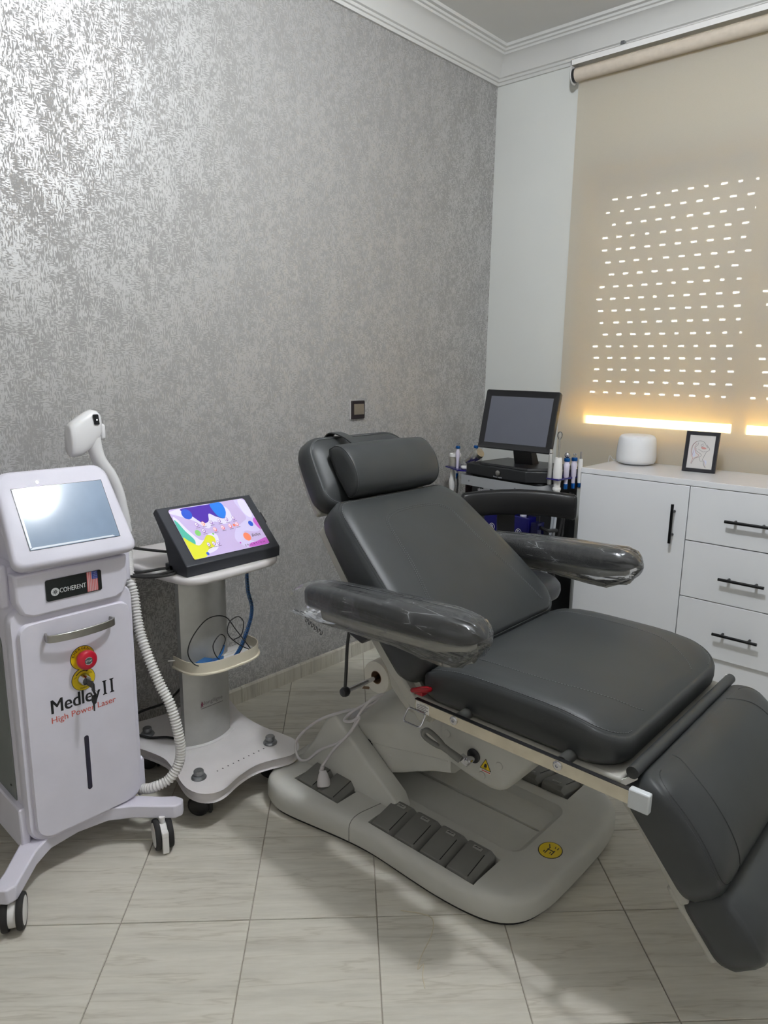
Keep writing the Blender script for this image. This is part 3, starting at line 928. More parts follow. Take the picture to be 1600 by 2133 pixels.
def stitch(mb, pts2, dirn, name, parent, dash=0.0042, gap=0.0028, r=0.00075, m=None, lift=0.0006):
    """row of stitches projected on a cushion: pts2 = 3D points above the surface, cast along dirn"""
    bv = BVHTree.FromPolygons([tuple(v) for v in mb.v], mb.f)
    d = V(dirn).normalized()
    q = []
    for p in pts2:
        h = bv.ray_cast(V(p), d)
        if h[0] is not None: q.append(h[0] - d * lift)
    s = MB()
    # resample by arc length
    acc = 0.0; on = True; start = None
    per = dash + gap
    L_ = 0
    for a, b in zip(q, q[1:]):
        seg = (b - a).length
        if seg > 0.05 or seg < 1e-7: continue
        t = 0.0
        while t < seg:
            ph = (L_ + t) % per
            if ph < dash:
                e = min(seg, t + dash - ph)
                pa, pb = a.lerp(b, t / seg), a.lerp(b, e / seg)
                if (pb - pa).length > 4e-4: s.tube([pa, pb], r, 4)
                t = e + 1e-6
            else:
                t += per - ph + 1e-6
        L_ += seg
    if len(q) > 3:
        qq = [p + d * (lift + 0.0003) for p in q]
        runs = [[qq[0]]]
        for a, b in zip(qq, qq[1:]):
            if (b - a).length > 0.05: runs.append([])
            runs[-1].append(b)
        for r_ in runs:
            if len(r_) > 2: MB().tube(r_, 0.0011, 5).build(name.replace('stitching', 'seam_line'), seam_m, parent, smooth=60)
    return s.build(name, m or stitch_m, parent, kind='stuff'), q
def piping(ring_pts, name, parent, r=0.0022, m=None):
    return MB().tube(ring_pts, r, 6, closed=True).build(name, m or leather, parent, smooth=60)

# seat cushion
SX0, SX1, SWH = 1.112, 1.622, 0.308
def seatf(u, v, h):
    t = min(1.0, abs(u - 1.372) / 0.255)
    return (u, CY + v, 0.512 + (h * 1.06 * (1 - 0.46 * t ** 4) if h > 0 else h))
so = [(p[0] + (SX0 + SX1) / 2, p[1]) for p in rrect(SX1 - SX0, 2 * SWH, [0.075, 0.06, 0.06, 0.075], 8, 8)]
seat, seat_mb, seat_ring = cushion(so, [(0.035, -0.006), (0.012, 0.0), (0.003, 0.014), (0.0, 0.045), (0.000, 0.075), (0.0025, 0.0845), (0.006, 0.0875), (0.0075, 0.0855), (0.0095, 0.0885), (0.020, 0.0945)], seatf, 'seat', ch, crown=0.013, smooth=75)
stitch(seat_mb, [V(seatf(*x)) for x in []] or [p + V((0, 0, 0.2)) for p in seat_ring(0.012, 0.1)] , (0, 0, -1), 'seat_stitching', seat)
for sg in (-1, 1):
    ln = catmull([(1.15, CY + sg * 0.215, 0.8), (1.25, CY + sg * 0.225, 0.8), (1.40, CY + sg * 0.222, 0.8), (1.50, CY + sg * 0.205, 0.8), (1.575, CY + sg * 0.165, 0.8), (1.60, CY + sg * 0.14, 0.8)], 14)
    stitch(seat_mb, ln, (0, 0, -1), 'seat_stitching', seat)
# seat pan below
sp = MB()
sp.loft([[V((1.10, CY + v, z)) for v, z in [(-0.23, 0.450), (0.23, 0.450), (0.298, 0.493), (0.298, 0.507), (-0.298, 0.507), (-0.298, 0.493)]],
         [V((1.625, CY + v, z)) for v, z in [(-0.23, 0.452), (0.23, 0.452), (0.298, 0.493), (0.298, 0.507), (-0.298, 0.507), (-0.298, 0.493)]]])
sp.build('seat_pan', shell_pl, ch, bev=0.006)

# backrest cushion
F1 = V((1.122, 0, 0.580)); bd = V((-0.7224, 0, 0.6914)); bn = V((0.6914, 0, 0.7224))
BL = 0.50
def backf(u, v, h):
    t = max(0, min(1, u / BL))
    w = 1.0 - 0.19 * t ** 1.6
    bow = 0.036 * max(0.0, 1 - max(0.12, t) ** 1.35) * max(0.0, min(1.0, (h + 0.075) / 0.070))
    p = F1 + bd * u + bn * (h + bow)
    return (p.x, CY + v * w, p.z)
bo = [(p[0] + BL / 2 - 0.01, p[1]) for p in rrect(BL + 0.02, 0.624, [0.075, 0.075, 0.05, 0.05], 8, 9)]
back, back_mb, back_ring = cushion(bo, [(0.030, -0.076), (0.008, -0.073), (0.001, -0.062), (0.0, -0.035), (0.0005, -0.008), (0.004, 0.0), (0.0075, 0.0035), (0.0095, 0.0022), (0.012, 0.006), (0.020, 0.012)], backf, 'backrest', ch, crown=0.014)
nb = -V((bn.x, 0, bn.z))
stitch(back_mb, [p - nb * 0.1 for p in back_ring(0.015, 0.03)], nb, 'backrest_stitching', back)
lp = [(0.02, -0.235), (0.12, -0.205), (0.24, -0.178), (0.34, -0.168), (0.395, -0.155), (0.418, -0.10), (0.425, 0.0), (0.418, 0.10), (0.395, 0.155), (0.34, 0.168), (0.24, 0.178), (0.12, 0.205), (0.02, 0.235)]
lp3 = catmull([V(backf(u, v, 0.1)) for u, v in lp], 14)
for off in (0.0, 0.007):
    c = V(backf(0.2, 0, 0.1))
    stitch(back_mb, [p + (p - c).normalized() * -off for p in lp3], nb, 'backrest_stitching', back)
# back shell
def shellf(u, v, h):
    t = max(0, min(1, u / BL)); w = 1.0 - 0.19 * t ** 1.6
    p = F1 + bd * u + bn * h; return V((p.x, CY + v * w, p.z))
sh = MB()
sh.loft([[shellf(u, v, h) for v, h in [(-0.303, -0.066), (-0.303, -0.098), (-0.23, -0.122), (0.23, -0.122), (0.303, -0.098), (0.303, -0.066)]] for u in (-0.10, -0.03, 0.06, 0.16, 0.26, 0.36, 0.44, 0.475)])
sh.build('back_shell', shell_pl, ch, bev=0.006)
for sg in (-1, 1):   # hinge cheeks joining shell and seat pan
    y0 = CY + sg * 0.262
    sh = MB(); sh.prism([(0.985, 0.560), (1.035, 0.575), (1.10, 0.53), (1.16, 0.468), (1.14, 0.436), (1.06, 0.445), (1.01, 0.49)], (0, y0, 0), X, Z, Y * 0.016 * sg)
    sh.build('back_hinge', shell_pl, ch, bev=0.004)

# headrest
H0 = V((0.752, 0, 0.925)); hd = V((-0.56, 0, 0.8285)); hn = V((0.8285, 0, 0.56))
HLn = 0.226
H0 = H0 - hd * 0.012
def headf(u, v, h):
    w = 1.0 - 0.10 * (u / HLn) ** 2
    p = H0 + hd * u + hn * (h - 0.02 * (abs(v) / 0.23) ** 2 * 0)
    return (p.x, CY + v * w, p.z)
ho = [(p[0] + HLn / 2, p[1]) for p in rrect(HLn, 0.462, [0.085, 0.085, 0.055, 0.055], 9, 6)]
head, head_mb, head_ring = cushion(ho, [(0.022, -0.090), (0.006, -0.086), (0.0, -0.076), (0.0, -0.050), (0.003, -0.036), (0.008, -0.029), (0.011, -0.027), (0.014, -0.028), (0.018, -0.024), (0.03, -0.018)], headf, 'headrest', ch, crown=0.014)
stitch(head_mb, [p + hn * 0.1 for p in head_ring(0.0125, 0.02)], -hn, 'headrest_seam', head, dash=0.02, gap=0.0002, r=0.0007)
hs = MB()
hs.loft([[V(headf(u, v, h)) for v, h in [(-0.224, -0.080), (-0.212, -0.112), (0.212, -0.112), (0.224, -0.080)]] for u in (0.01, 0.05, 0.10, 0.15, 0.175)])
hs.build('headrest_shell', shell_pl, ch, bev=0.008)
MB().box(0.70, 0.745, CY - 0.05, CY - 0.03, 0.80, 0.93).build('headrest_post', steel, ch)
MB().box(0.70, 0.745, CY + 0.03, CY + 0.05, 0.80, 0.93).build('headrest_post', steel, ch)
# neck bolster (D-shaped) strapped to the headrest
def bol(s, t):
    # s along hd 0..1, t bulge
    return H0 + hd * (0.006 + 0.158 * s) + hn * (0.012 + t)
dsec = []
for k in range(13):
    a = pi * k / 12
    dsec.append((0.5 - 0.5 * cos(a) * (1 if True else 1), 0.062 * sin(a) ** 0.75))
dsec = dsec + [(0.95, -0.008), (0.5, -0.016), (0.05, -0.008)]
bm_ = MB(); rr_ = []
for v, sc in [(-0.1795, 0.55), (-0.178, 0.86), (-0.174, 0.96), (-0.167, 1.0), (-0.10, 1.02), (0, 1.03), (0.10, 1.02), (0.172, 1.0), (0.179, 0.96), (0.183, 0.86), (0.1845, 0.55)]:
    rr_.append([(lambda q: V((q.x, CY + v, q.z)))(bol(0.5 + (s - 0.5) * sc, 0.022 + (t - 0.022) * sc)) for s, t in dsec])
bm_.loft(rr_)
bol_o = bm_.build('neck_bolster', leather, ch, smooth=60)
for i in (2, 8): piping(rr_[i], 'bolster_piping', bol_o, 0.0016)
st = catmull([bol(0.86, 0.045) + Y * (CY - 0.085), bol(0.99, 0.02) + Y * (CY - 0.085), V((*(H0 + hd * 0.195 + hn * 0.010).to_tuple(),)) + Y * (CY - 0.085), H0 + hd * 0.232 + hn * -0.030 + Y * (CY - 0.085), H0 + hd * 0.228 + hn * -0.07 + Y * (CY - 0.085), H0 + hd * 0.19 + hn * -0.115 + Y * (CY - 0.085)], 6)
MB().ribbon(st, Y, 0.017, 0.003).build('bolster_strap', leather, ch)

# --- armrests with plastic wrap
def arm(sg):
    yc = CY + sg * 0.380
    A0, A1 = V((0.836, yc, 0.713)), V((1.355, yc, 0.744))
    d = (A1 - A0); Ln = d.length; d.normalize(); up = V((-d.z, 0, d.x))
    secs = []
    for t, w, zt, zb in [(0.0, 0.026, 0.030, -0.014), (0.012, 0.036, 0.036, -0.019), (0.05, 0.042, 0.039, -0.021), (0.3, 0.046, 0.042, -0.022), (0.6, 0.048, 0.043, -0.022), (0.84, 0.047, 0.041, -0.021), (0.92, 0.043, 0.037, -0.018), (0.965, 0.034, 0.030, -0.013), (0.99, 0.020, 0.020, -0.006), (1.0, 0.008, 0.010, 0.0)]:
        c = A0 + d * (Ln * t)
        r = []
        for k in range(20):
            a = 2 * pi * k / 20
            ex = 0.55
            cx = math.copysign(abs(cos(a)) ** ex, cos(a)); sz = math.copysign(abs(sin(a)) ** ex, sin(a))
            h = (zt + zb) / 2 + (zt - zb) / 2 * sz
            r.append(c + Y * (w * cx) + up * h)
        secs.append(r)
    pad = MB().loft(secs).build('armrest', black_leather, ch, smooth=60)
    un = MB()
    rs = []
    for t, w in [(0.10, 0.030), (0.14, 0.036), (0.5, 0.040), (0.8, 0.040), (0.90, 0.030), (0.94, 0.018)]:
        c = A0 + d * (Ln * t)
        rs.append([c + Y * a + up * h for a, h in [(-w, -0.019), (w, -0.019), (w * 0.8, -0.044 if t < 0.88 else -0.034), (-w * 0.8, -0.044 if t < 0.88 else -0.034)]])
    un.loft(rs)
    un.build('armrest_base', shell_pl, pad, bev=0.005)
    # wrap
    rnd = random.Random(11 + sg)
    fs = []
    for t, w, zt, zb in [(-0.110, 0.036, 0.012, -0.046), (-0.085, 0.038, 0.022, -0.052), (-0.04, 0.041, 0.034, -0.054), (0.0, 0.045, 0.041, -0.055), (0.08, 0.048, 0.046, -0.056), (0.2, 0.051, 0.048, -0.052), (0.32, 0.053, 0.049, -0.052), (0.45, 0.054, 0.050, -0.055), (0.58, 0.055, 0.050, -0.060), (0.72, 0.055, 0.049, -0.068), (0.84, 0.053, 0.047, -0.070), (0.92, 0.049, 0.043, -0.060), (0.965, 0.041, 0.036, -0.044), (0.995, 0.030, 0.026, -0.027), (1.012, 0.018, 0.012, -0.016), (1.022, 0.006, 0.0, -0.008)]:
        c = A0 + d * (Ln * t)
        r = []
        for k in range(40):
            a = 2 * pi * k / 40
            ex = 0.62
            cx = math.copysign(abs(cos(a)) ** ex, cos(a)); sz = math.copysign(abs(sin(a)) ** ex, sin(a))
            h = (zt + zb) / 2 + (zt - zb) / 2 * sz
            amp = 0.0016 + (0.0035 if t > 0.9 and t < 1.01 else 0) + (0.003 if sin(a) < -0.3 else 0) + (0.001 if t < 0 else 0)
            j = 1 + rnd.uniform(-amp, amp) / 0.05 + (0.05 * sin(k * pi / 2 * 1.0) if 0.93 < t < 1.015 else 0)
            r.append(c + Y * (w * cx * j) + up * (h * j))
        fs.append(r)
    fo = MB().loft(fs, cap0=False).build('plastic_wrap', film, pad, smooth=50)
    # bracket to the backrest
    br = MB()
    br.prism([(0.90, 0.672), (0.98, 0.678), (1.00, 0.64), (0.975, 0.615), (0.93, 0.63)], (0, CY + sg * 0.25, 0), X, Z, Y * sg * 0.10)
    br.build('armrest_bracket', black_pl, ch, bev=0.004)
    return pad
arm_n = arm(-1)
arm_f = arm(1)
# marker writing on the wrap of the near armrest
sc_ = MB()
y_ = CY - 0.380 - 0.0535
base_ = V((0.862, y_, 0.672)); dirx = V((1, 0, 0.02))
for k in range(6):
    o_ = base_ + dirx * (0.0105 * k) - Z * (0.004 * k)
    sc_.tube(catmull([o_ + V((0, 0, 0.008)), o_ + V((0.005, 0, 0.004)), o_ + V((0.002, 0, -0.004)), o_ + V((0.008, 0, -0.003)), o_ + V((0.011, 0, 0.006))], 5), 0.0009, 5)
sc_.build('marker_scribble', ink, arm_n)

# --- side rail (near side) with bolts, loop, red clip, lever
RYN = CY - 0.352
dark_spacer = mat('charcoal_plastic', (62, 62, 60), 0.5)
rail = MB().prism([(1.150, 0.5025), (1.150, 0.5305), (1.672, 0.5245), (1.672, 0.4965)], (0, RYN, 0), X, Z, Y * 0.008).build('side_rail', mat('polished_steel_rail', (222, 214, 198), 0.25, metal=0.85, var=0.08, vscale=30), ch, bev=0.001)
MB().prism([(1.150, 0.5307), (1.150, 0.5327), (1.672, 0.5267), (1.672, 0.5247)], (0, RYN - 0.001, 0), X, Z, Y * 0.010).build('rail_edge_strip', black_pl, rail)
MB().box(1.664, 1.704, RYN - 0.004, RYN + 0.012, 0.492, 0.5315).build('rail_end_cap', mat('translucent_white_cap', (204, 208, 212), 0.3), rail, bev=0.003)
for x, z in ((1.262, 0.518), (1.518, 0.515)):
    b_ = MB().lathe([(0.0098, 0), (0.0098, 0.002), (0.007, 0.004), (0.0035, 0.004), (0.003, 0.001), (0.0, 0.001)], (x, RYN, z), (0, -1, 0), 20).build('rail_bolt', chrome, rail)
    MB().lathe([(0.013, 0), (0.013, 0.05)], (x + 0.004, RYN + 0.008, 0.519), Y, 18).build('rail_spacer', dark_spacer, ch)
lb = plate('rail_label', paper_w, rail, [(1.154, 0.5045), (1.192, 0.5045), (1.192, 0.526), (1.154, 0.5285)], (0, RYN, 0), X, Z, 0.0006)
text('rail_label_text', 'WARNING', ink, rail, (1.174, RYN - 0.0009, 0.524), X, Z, fitw=0.018, ext=0.0)
for k in range(4):
    MB().box(1.157, 1.189 - 0.006 * (k % 2), RYN - 0.0009, RYN - 0.0006, 0.5205 - 0.004 * k, 0.5215 - 0.004 * k).build('rail_label_line', ink, rail)
lpz = [V((1.150 + p[0], RYN - 0.012 + p[2] if len(p) > 2 else RYN - 0.012, 0.492 + p[1])) for p in rrect(0.052, 0.026, 0.007, 4)]
lpz = [V((q.x + 0.010, RYN - 0.008 - (0.498 - q.z) * 0.8, q.z + 0.001)) for q in lpz]
MB().tube(lpz, 0.0022, 8, closed=True).build('rail_loop', chrome, rail)
redm = mat('red_translucent_plastic', (150, 18, 30), 0.2, var=0.1)
rc = MB()
rc.tube(catmull([(1.138, RYN + 0.012, 0.545), (1.145, RYN - 0.002, 0.552), (1.160, RYN + 0.002, 0.556), (1.170, RYN + 0.018, 0.553), (1.165, RYN + 0.036, 0.548), (1.148, RYN + 0.030, 0.545)], 6, True), 0.006, 10, closed=True)
rc.box(1.142, 1.166, RYN + 0.006, RYN + 0.03, 0.540, 0.549)
rc.build('red_clip', redm, rail, smooth=60)
# lever with finger hole and chrome clamp
L0, L1 = V((1.062, CY - 0.205, 0.355)), V((1.168, CY - 0.187, 0.312))
ld_ = (L1 - L0).normalized(); lu = V((-ld_.z, 0, ld_.x)).normalized()
lv = MB()
path = catmull([L0 + lu * 0.0, L0 + ld_ * 0.008 + lu * 0.013, L0 + ld_ * 0.035 + lu * 0.012, L0 + ld_ * 0.062 + lu * 0.003, L0 + ld_ * 0.055 - lu * 0.006, L0 + ld_ * 0.03 - lu * 0.011, L0 + ld_ * 0.008 - lu * 0.010], 6, True)
lv.tube(path, 0.0068, 10, closed=True)
lv.tube([L0 + ld_ * 0.054, L0 + ld_ * 0.08, L1 - ld_ * 0.012, L1], [0.0095, 0.0088, 0.0100, 0.0100], 12)
lever = lv.build('release_lever', pedal_pl, ch, smooth=60)
MB().tube([L0 + lu * 0.006 - ld_ * 0.006, L0 - ld_ * 0.010 - lu * 0.004 , L0 - ld_ * 0.002 - lu * 0.018, L0 + ld_ * 0.006 - lu * 0.016], 0.0013, 6).build('lever_clip', chrome, lever)
MB().lathe([(0.019, 0), (0.019, 0.003), (0.015, 0.005), (0.0, 0.005)], (1.186, CY - 0.1535, 0.316), (0, -1, 0), 24).build('lever_socket', black_pl, cup)
cl_ = MB()
cl_.obox((1.176, CY - 0.178, 0.310), V((0.013, 0, -0.004)), V((0, 0.006, 0)), V((0.003, 0, 0.009)))
cl_.lathe([(0.009, 0), (0.009, 0.03), (0.006, 0.034), (0.006, 0.036)], (1.188, CY - 0.154, 0.314), (0, -1, 0), 16)
cl_.build('lever_clamp', chrome, lever, bev=0.001)

# --- knee roller, leg and foot pads
MB().tube([(1.646, CY - 0.296, 0.528), (1.646, CY + 0.296, 0.524)], 0.0125, 18).build('knee_roller', leather, ch, smooth=60)
for sg in (-1, 1):
    kb = MB()
    kb.prism([(1.60, 0.462), (1.655, 0.515), (1.648, 0.536), (1.635, 0.534), (1.64, 0.515), (1.59, 0.475)], (0, CY + sg * 0.288, 0), X, Z, Y * sg * 0.005)
    kb.build('roller_bracket', white_mat, ch)
G0 = V((1.668, 0, 0.534)); gd = V((0.643, 0, -0.766)); gn = V((0.766, 0, 0.643))
GL = 0.252
def legf(u, v, h):
    t = u / GL
    p = G0 + gd * u + gn * (h + 0.026 * max(0.0, sin(pi * min(1, max(0, t)))) ** 0.7 * max(0.0, min(1.0, (h + 0.066) / 0.06)) - 0.018 * max(0, 1 - u / 0.05) ** 2 * (1 if h > -0.03 else 0.3) - 0.010 * max(0, (u - GL + 0.06) / 0.06) ** 2)
    return (p.x, CY + v, p.z)
lo_ = [(p[0] + GL / 2, p[1]) for p in rrect(GL, 0.61, 0.050, 8, 8)]
leg, leg_mb, leg_ring = cushion(lo_, [(0.025, -0.070), (0.006, -0.066), (0.0, -0.052), (0.0, -0.02), (0.003, -0.004), (0.008, 0.002), (0.0105, 0.001), (0.013, 0.004), (0.022, 0.010)], legf, 'leg_rest', ch, crown=0.014)
stitch(leg_mb, [p + gn * 0.1 for p in leg_ring(0.015, 0.02)], -gn, 'leg_rest_stitching', leg, m=mat('dark_thread', (52, 54, 55), 0.8))
for sg in (-1, 1):
    ln = catmull([V(legf(0.012, sg * 0.17, 0.1)), V(legf(0.06, sg * 0.205, 0.1)), V(legf(0.15, sg * 0.212, 0.1)), V(legf(0.215, sg * 0.205, 0.1)), V(legf(0.246, sg * 0.185, 0.1))], 12)
    stitch(leg_mb, ln, -gn, 'leg_rest_stitching', leg, m=mat('dark_thread', (52, 54, 55), 0.8), dash=0.03, gap=0.0003, r=0.0009)
ls_ = MB()
ls_.loft([[V(legf(u, v, h)) for v, h in [(-0.285, -0.062), (-0.285, -0.085), (0.285, -0.085), (0.285, -0.062)]] for u in (0.02, 0.12, 0.245)])
ls_.build('leg_shell', shell_pl, ch, bev=0.006)
FD = 0.228; FL_ = 0.165
def footf(u, v, h):
    p = G0 + gd * (FD + u) + gn * (h - 0.020 + 0.026 * max(0.0, sin(pi * min(1, max(0, u / FL_)))) ** 0.7 * max(0.0, min(1.0, (h + 0.066) / 0.06)))
    return (p.x, CY + v, p.z)
fo_ = [(p[0] + FL_ / 2, p[1]) for p in rrect(FL_, 0.57, [0.055, 0.03, 0.03, 0.055], 8, 8)]
foot, foot_mb, foot_ring = cushion(fo_, [(0.022, -0.072), (0.006, -0.068), (0.0, -0.055), (0.0, -0.022), (0.003, -0.006), (0.009, 0.001), (0.012, 0.0005), (0.016, 0.004), (0.024, 0.009)], footf, 'foot_rest', ch, crown=0.010)
fs_ = MB()
fs_.loft([[V(footf(u, v, h)) for v, h in [(-0.278, -0.066), (-0.278, -0.084), (0.278, -0.084), (0.278, -0.066)]] for u in (-0.02, 0.07, 0.13)])
fs_.build('foot_shell', shell_pl, ch, bev=0.006)
for sg in (-1, 1):
    MB().tube([V(legf(0.03, sg * 0.2, -0.095)), V(footf(0.10, sg * 0.2, -0.09))], 0.009, 12).build('extension_tube', steel, ch)

# --- paper-roll holder and hanging strap
RC = V((0.856, 0, 0.428))
MB().tube([(RC.x, CY - 0.287, RC.z), (RC.x, CY + 0.22, RC.z)], 0.0062, 12).build('roll_holder_rod', chrome, ch)
kn = MB(); kn.lathe([(0.004, -0.012), (0.011, -0.010), (0.014, -0.003), (0.014, 0.004), (0.011, 0.010), (0.004, 0.012)], (RC.x, CY - 0.288, RC.z), Y, 16)
kn.build('rod_knob', black_pl, ch, smooth=50)
MB().tube(catmull([(RC.x, CY - 0.288, RC.z + 0.010), (RC.x + 0.004, CY - 0.288, RC.z + 0.06), (RC.x + 0.008, CY - 0.288, RC.z + 0.13), (RC.x + 0.016, CY - 0.287, RC.z + 0.185), (RC.x + 0.028, CY - 0.285, RC.z + 0.25)], 5), [0.0045] * 15 + [0.006] * 6, 8).build('hanging_strap', black_pl, ch)
hb = MB(); hb.prism([(0.85, 0.42), (0.862, 0.42), (0.985, 0.545), (0.972, 0.552)], (0, CY + 0.21, 0), X, Z, Y * 0.006)
hb.build('roll_holder_bracket', shell_pl, ch)
paper_m = mat('tissue_paper', (226, 222, 212), 0.85, var=0.04, bmp=0.2, bscale=120)
card_m = mat('brown_cardboard', (118, 92, 70), 0.8)
pr_ = thing('paper_roll', 'white couch paper roll threaded on a rod under the backrest', 'paper roll', (RC.x, CY - 0.16, RC.z - 0.047))
mb = MB()
mb.lathe([(0.019, -0.165), (0.046, -0.165), (0.047, -0.163), (0.047, 0.20), (0.046, 0.202), (0.019, 0.202), (0.019, -0.165)], (RC.x, CY, RC.z), Y, 36, caps=False)
mb.build('roll', paper_m, pr_, smooth=40)
MB().lathe([(0.017, -0.1652), (0.0192, -0.1652), (0.0192, 0.2022), (0.017, 0.2022), (0.017, -0.1652)], (RC.x, CY, RC.z), Y, 24, caps=False).build('core', card_m, pr_)
sh = catmull([(RC.x + 0.030, 0, RC.z + 0.036), (RC.x + 0.052, 0, RC.z + 0.008), (RC.x + 0.075, 0, RC.z - 0.018), (RC.x + 0.12, 0, RC.z - 0.028), (RC.x + 0.18, 0, RC.z - 0.020), (RC.x + 0.235, 0, RC.z - 0.008)], 6)
pm = MB()
for i, (a, b) in enumerate(zip(sh, sh[1:])): pass
pm.loft([[V((p.x, CY - 0.155 + 0.05 * i / len(sh), p.z + 0.003 * sin(i * 1.3))), V((p.x, CY + 0.18, p.z)), V((p.x, CY + 0.18, p.z - 0.0006)), V((p.x, CY - 0.155 + 0.05 * i / len(sh), p.z - 0.0006 + 0.003 * sin(i * 1.3)))] for i, p in enumerate(sh)])
pm.build('loose_sheet', paper_m, pr_, smooth=60)

# --- mains cable looped over the pivot housing
cab_m = mat('pale_grey_cable', (206, 202, 204), 0.45, var=0.04)
cabs = [(0.862, CY - 0.13, 0.375), (0.835, CY - 0.175, 0.338), (0.765, CY - 0.205, 0.306), (0.690, CY - 0.222, 0.262), (0.628, CY - 0.232, 0.205), (0.590, CY - 0.235, 0.150), (0.605, CY - 0.238, 0.108), (0.645, CY - 0.238, 0.118), (0.700, CY - 0.232, 0.172), (0.768, CY - 0.226, 0.218), (0.815, CY - 0.222, 0.270), (0.835, CY - 0.212, 0.325), (0.862, CY - 0.19, 0.372), (0.880, CY - 0.16, 0.385)]
MB().tube(catmull(cabs, 8), 0.0042, 8).build('mains_cable', cab_m, ch, smooth=60)
c2 = [(0.872, CY - 0.15, 0.378), (0.800, CY - 0.20, 0.318), (0.775, CY - 0.21, 0.285), (0.815, CY - 0.22, 0.300), (0.842, CY - 0.215, 0.320), (0.810, CY - 0.228, 0.262), (0.765, CY - 0.236, 0.205), (0.735, CY - 0.242, 0.158), (0.722, CY - 0.246, 0.135)]
mc = MB().tube(catmull(c2, 8), 0.0042, 8).build('mains_cable', cab_m, ch, smooth=60)
pa = V((0.722, CY - 0.246, 0.135)); pdn = V((-0.02, -0.012, -0.10)).normalized()
pl = MB()
pl.tube([pa, pa + pdn * 0.010, pa + pdn * 0.012, pa + pdn * 0.020], [0.006, 0.0065, 0.0055, 0.0075], 10)
pl.lathe([(0.009, 0.014), (0.014, 0.024), (0.0185, 0.040), (0.0195, 0.054), (0.0185, 0.058)], pa, V((0.35, -0.25, -0.9)), 18)
plug = pl.build('mains_plug', cab_m, mc, smooth=50)
px_, py_, pdd = basis(V((0.35, -0.25, -0.9)))
for s_ in (-1, 1):
    q0 = pa + pdd * 0.057 + px_ * 0.0095 * s_
    MB().tube([q0, q0 + pdd * 0.017], 0.0023, 8).build('plug_pin', chrome, mc)
bg = MB()   # plastic bag bundle under the cable
bg.loft([[V((0.775, CY - 0.175 + a, 0.275 + b)) for a, b in [(-0.028, 0.0), (0.0, 0.020), (0.03, 0.018), (0.01, -0.006)]], [V((0.815, CY - 0.165 + a, 0.322 + b)) for a, b in [(-0.030, -0.012), (0.0, 0.012), (0.03, 0.010), (0.01, -0.01)]], [V((0.862, CY - 0.145 + a, 0.375 + b)) for a, b in [(-0.012, -0.008), (0.0, 0.006), (0.012, 0.004), (0.004, -0.008)]]])
bg.build('cable_bag', mat('pale_plastic_bag', (196, 194, 196), 0.35, bmp=0.6, bscale=60), ch, smooth=60)
# ============================================================ LASER MACHINE
LY = -2.388
lm = thing('laser_machine', 'tall white laser machine on castors with a tilted touchscreen', 'laser machine', (0.29, LY, 0))
def yz(poly, cz, cy=LY): return [V((0, cy + p[0], cz + p[1])) for p in poly]
def xring(poly, x, cz, cy=LY): return [V((x, cy + p[0], cz + p[1])) for p in poly]
# main body
bo_ = MB()
bo_.prism([(0.085, -0.148), (0.405, -0.152), (0.425, -0.145), (0.425, 0.145), (0.405, 0.152), (0.085, 0.148)], (0, LY, 0.135), X, Y, Z * 0.69)
body = bo_.build('body', white_pl, lm, bev=0.012, seg=3)
# bezel around the front panel
bz = MB()
R1 = [0.035, 0.035, 0.055, 0.055]
bz.loft([xring(rrect(0.300, 0.611, R1, 6), 0.405, 0.417), xring(rrect(0.306, 0.617, R1, 6), 0.425, 0.417), xring(rrect(0.306, 0.617, R1, 6), 0.436, 0.417), xring(rrect(0.298, 0.609, R1, 6), 0.444, 0.417)])
bezel = bz.build('front_bezel', white_pl, lm, smooth=40)
# front door panel
R2 = [0.028, 0.028, 0.040, 0.040]
fp = MB()
fp.loft([xring(rrect(0.276, 0.562, R2, 6), 0.436, 0.4045), xring(rrect(0.276, 0.562, R2, 6), 0.450, 0.4045), xring(rrect(0.270, 0.556, R2, 6), 0.455, 0.4045)])
door = fp.build('front_panel', white_pl, lm, smooth=40)
FX = 0.455
# lower side skirts
for sg in (-1, 1):
    MB().prism([(0.09, 0.118), (0.43, 0.105), (0.43, 0.215), (0.09, 0.235)], (0, LY + sg * 0.145, 0), X, Z, Y * sg * 0.022).build('side_skirt', white_pl, lm, bev=0.004)
# grey side panels
spm = mat('grey_side_panel', (116, 120, 118), 0.45, var=0.04)
for sg in (-1, 1):
    MB().prism([(p[0] + 0.250, p[1] + 0.425) for p in rrect(0.275, 0.47, [0.035] * 4, 5)], (0, LY + sg * 0.1515, 0), X, Z, Y * sg * 0.003).build('side_panel', spm, lm, bev=0.0015)
    MB().lathe([(0.003, 0), (0.0025, 0.0015), (0, 0.0016)], (0.36, LY + sg * 0.1545, 0.25), Y * sg, 10).build('panel_screw', black_pl, lm)
# neck with logo
nk = MB()
npoly = [(-0.138, 0.055), (-0.138, -0.010), (-0.126, -0.042), (-0.105, -0.052), (0.105, -0.052), (0.126, -0.042), (0.138, -0.010), (0.138, 0.055)]
nk.loft([xring(npoly, 0.40, 0.752), xring(npoly, 0.452, 0.752), xring([(p[0] * 0.97, p[1] * 0.95) for p in npoly], 0.458, 0.752)])
neck = nk.build('neck_panel', white_pl, lm, bev=0.004, seg=2)
for sg in (-1, 1):
    MB().box(0.30, 0.43, LY + sg * 0.150 - 0.012, LY + sg * 0.150 + 0.012, 0.725, 0.83).build('shoulder', white_pl, lm, bev=0.008)
lg = MB()
lg.loft([xring(rrect(0.136, 0.052, 0.005, 4), 0.457, 0.757, LY - 0.002), xring(rrect(0.136, 0.052, 0.005, 4), 0.4605, 0.757, LY - 0.002)])
logo = lg.build('logo_plate', mat('black_logo_plate', (22, 27, 28), 0.25), lm)
LXo = 0.4605
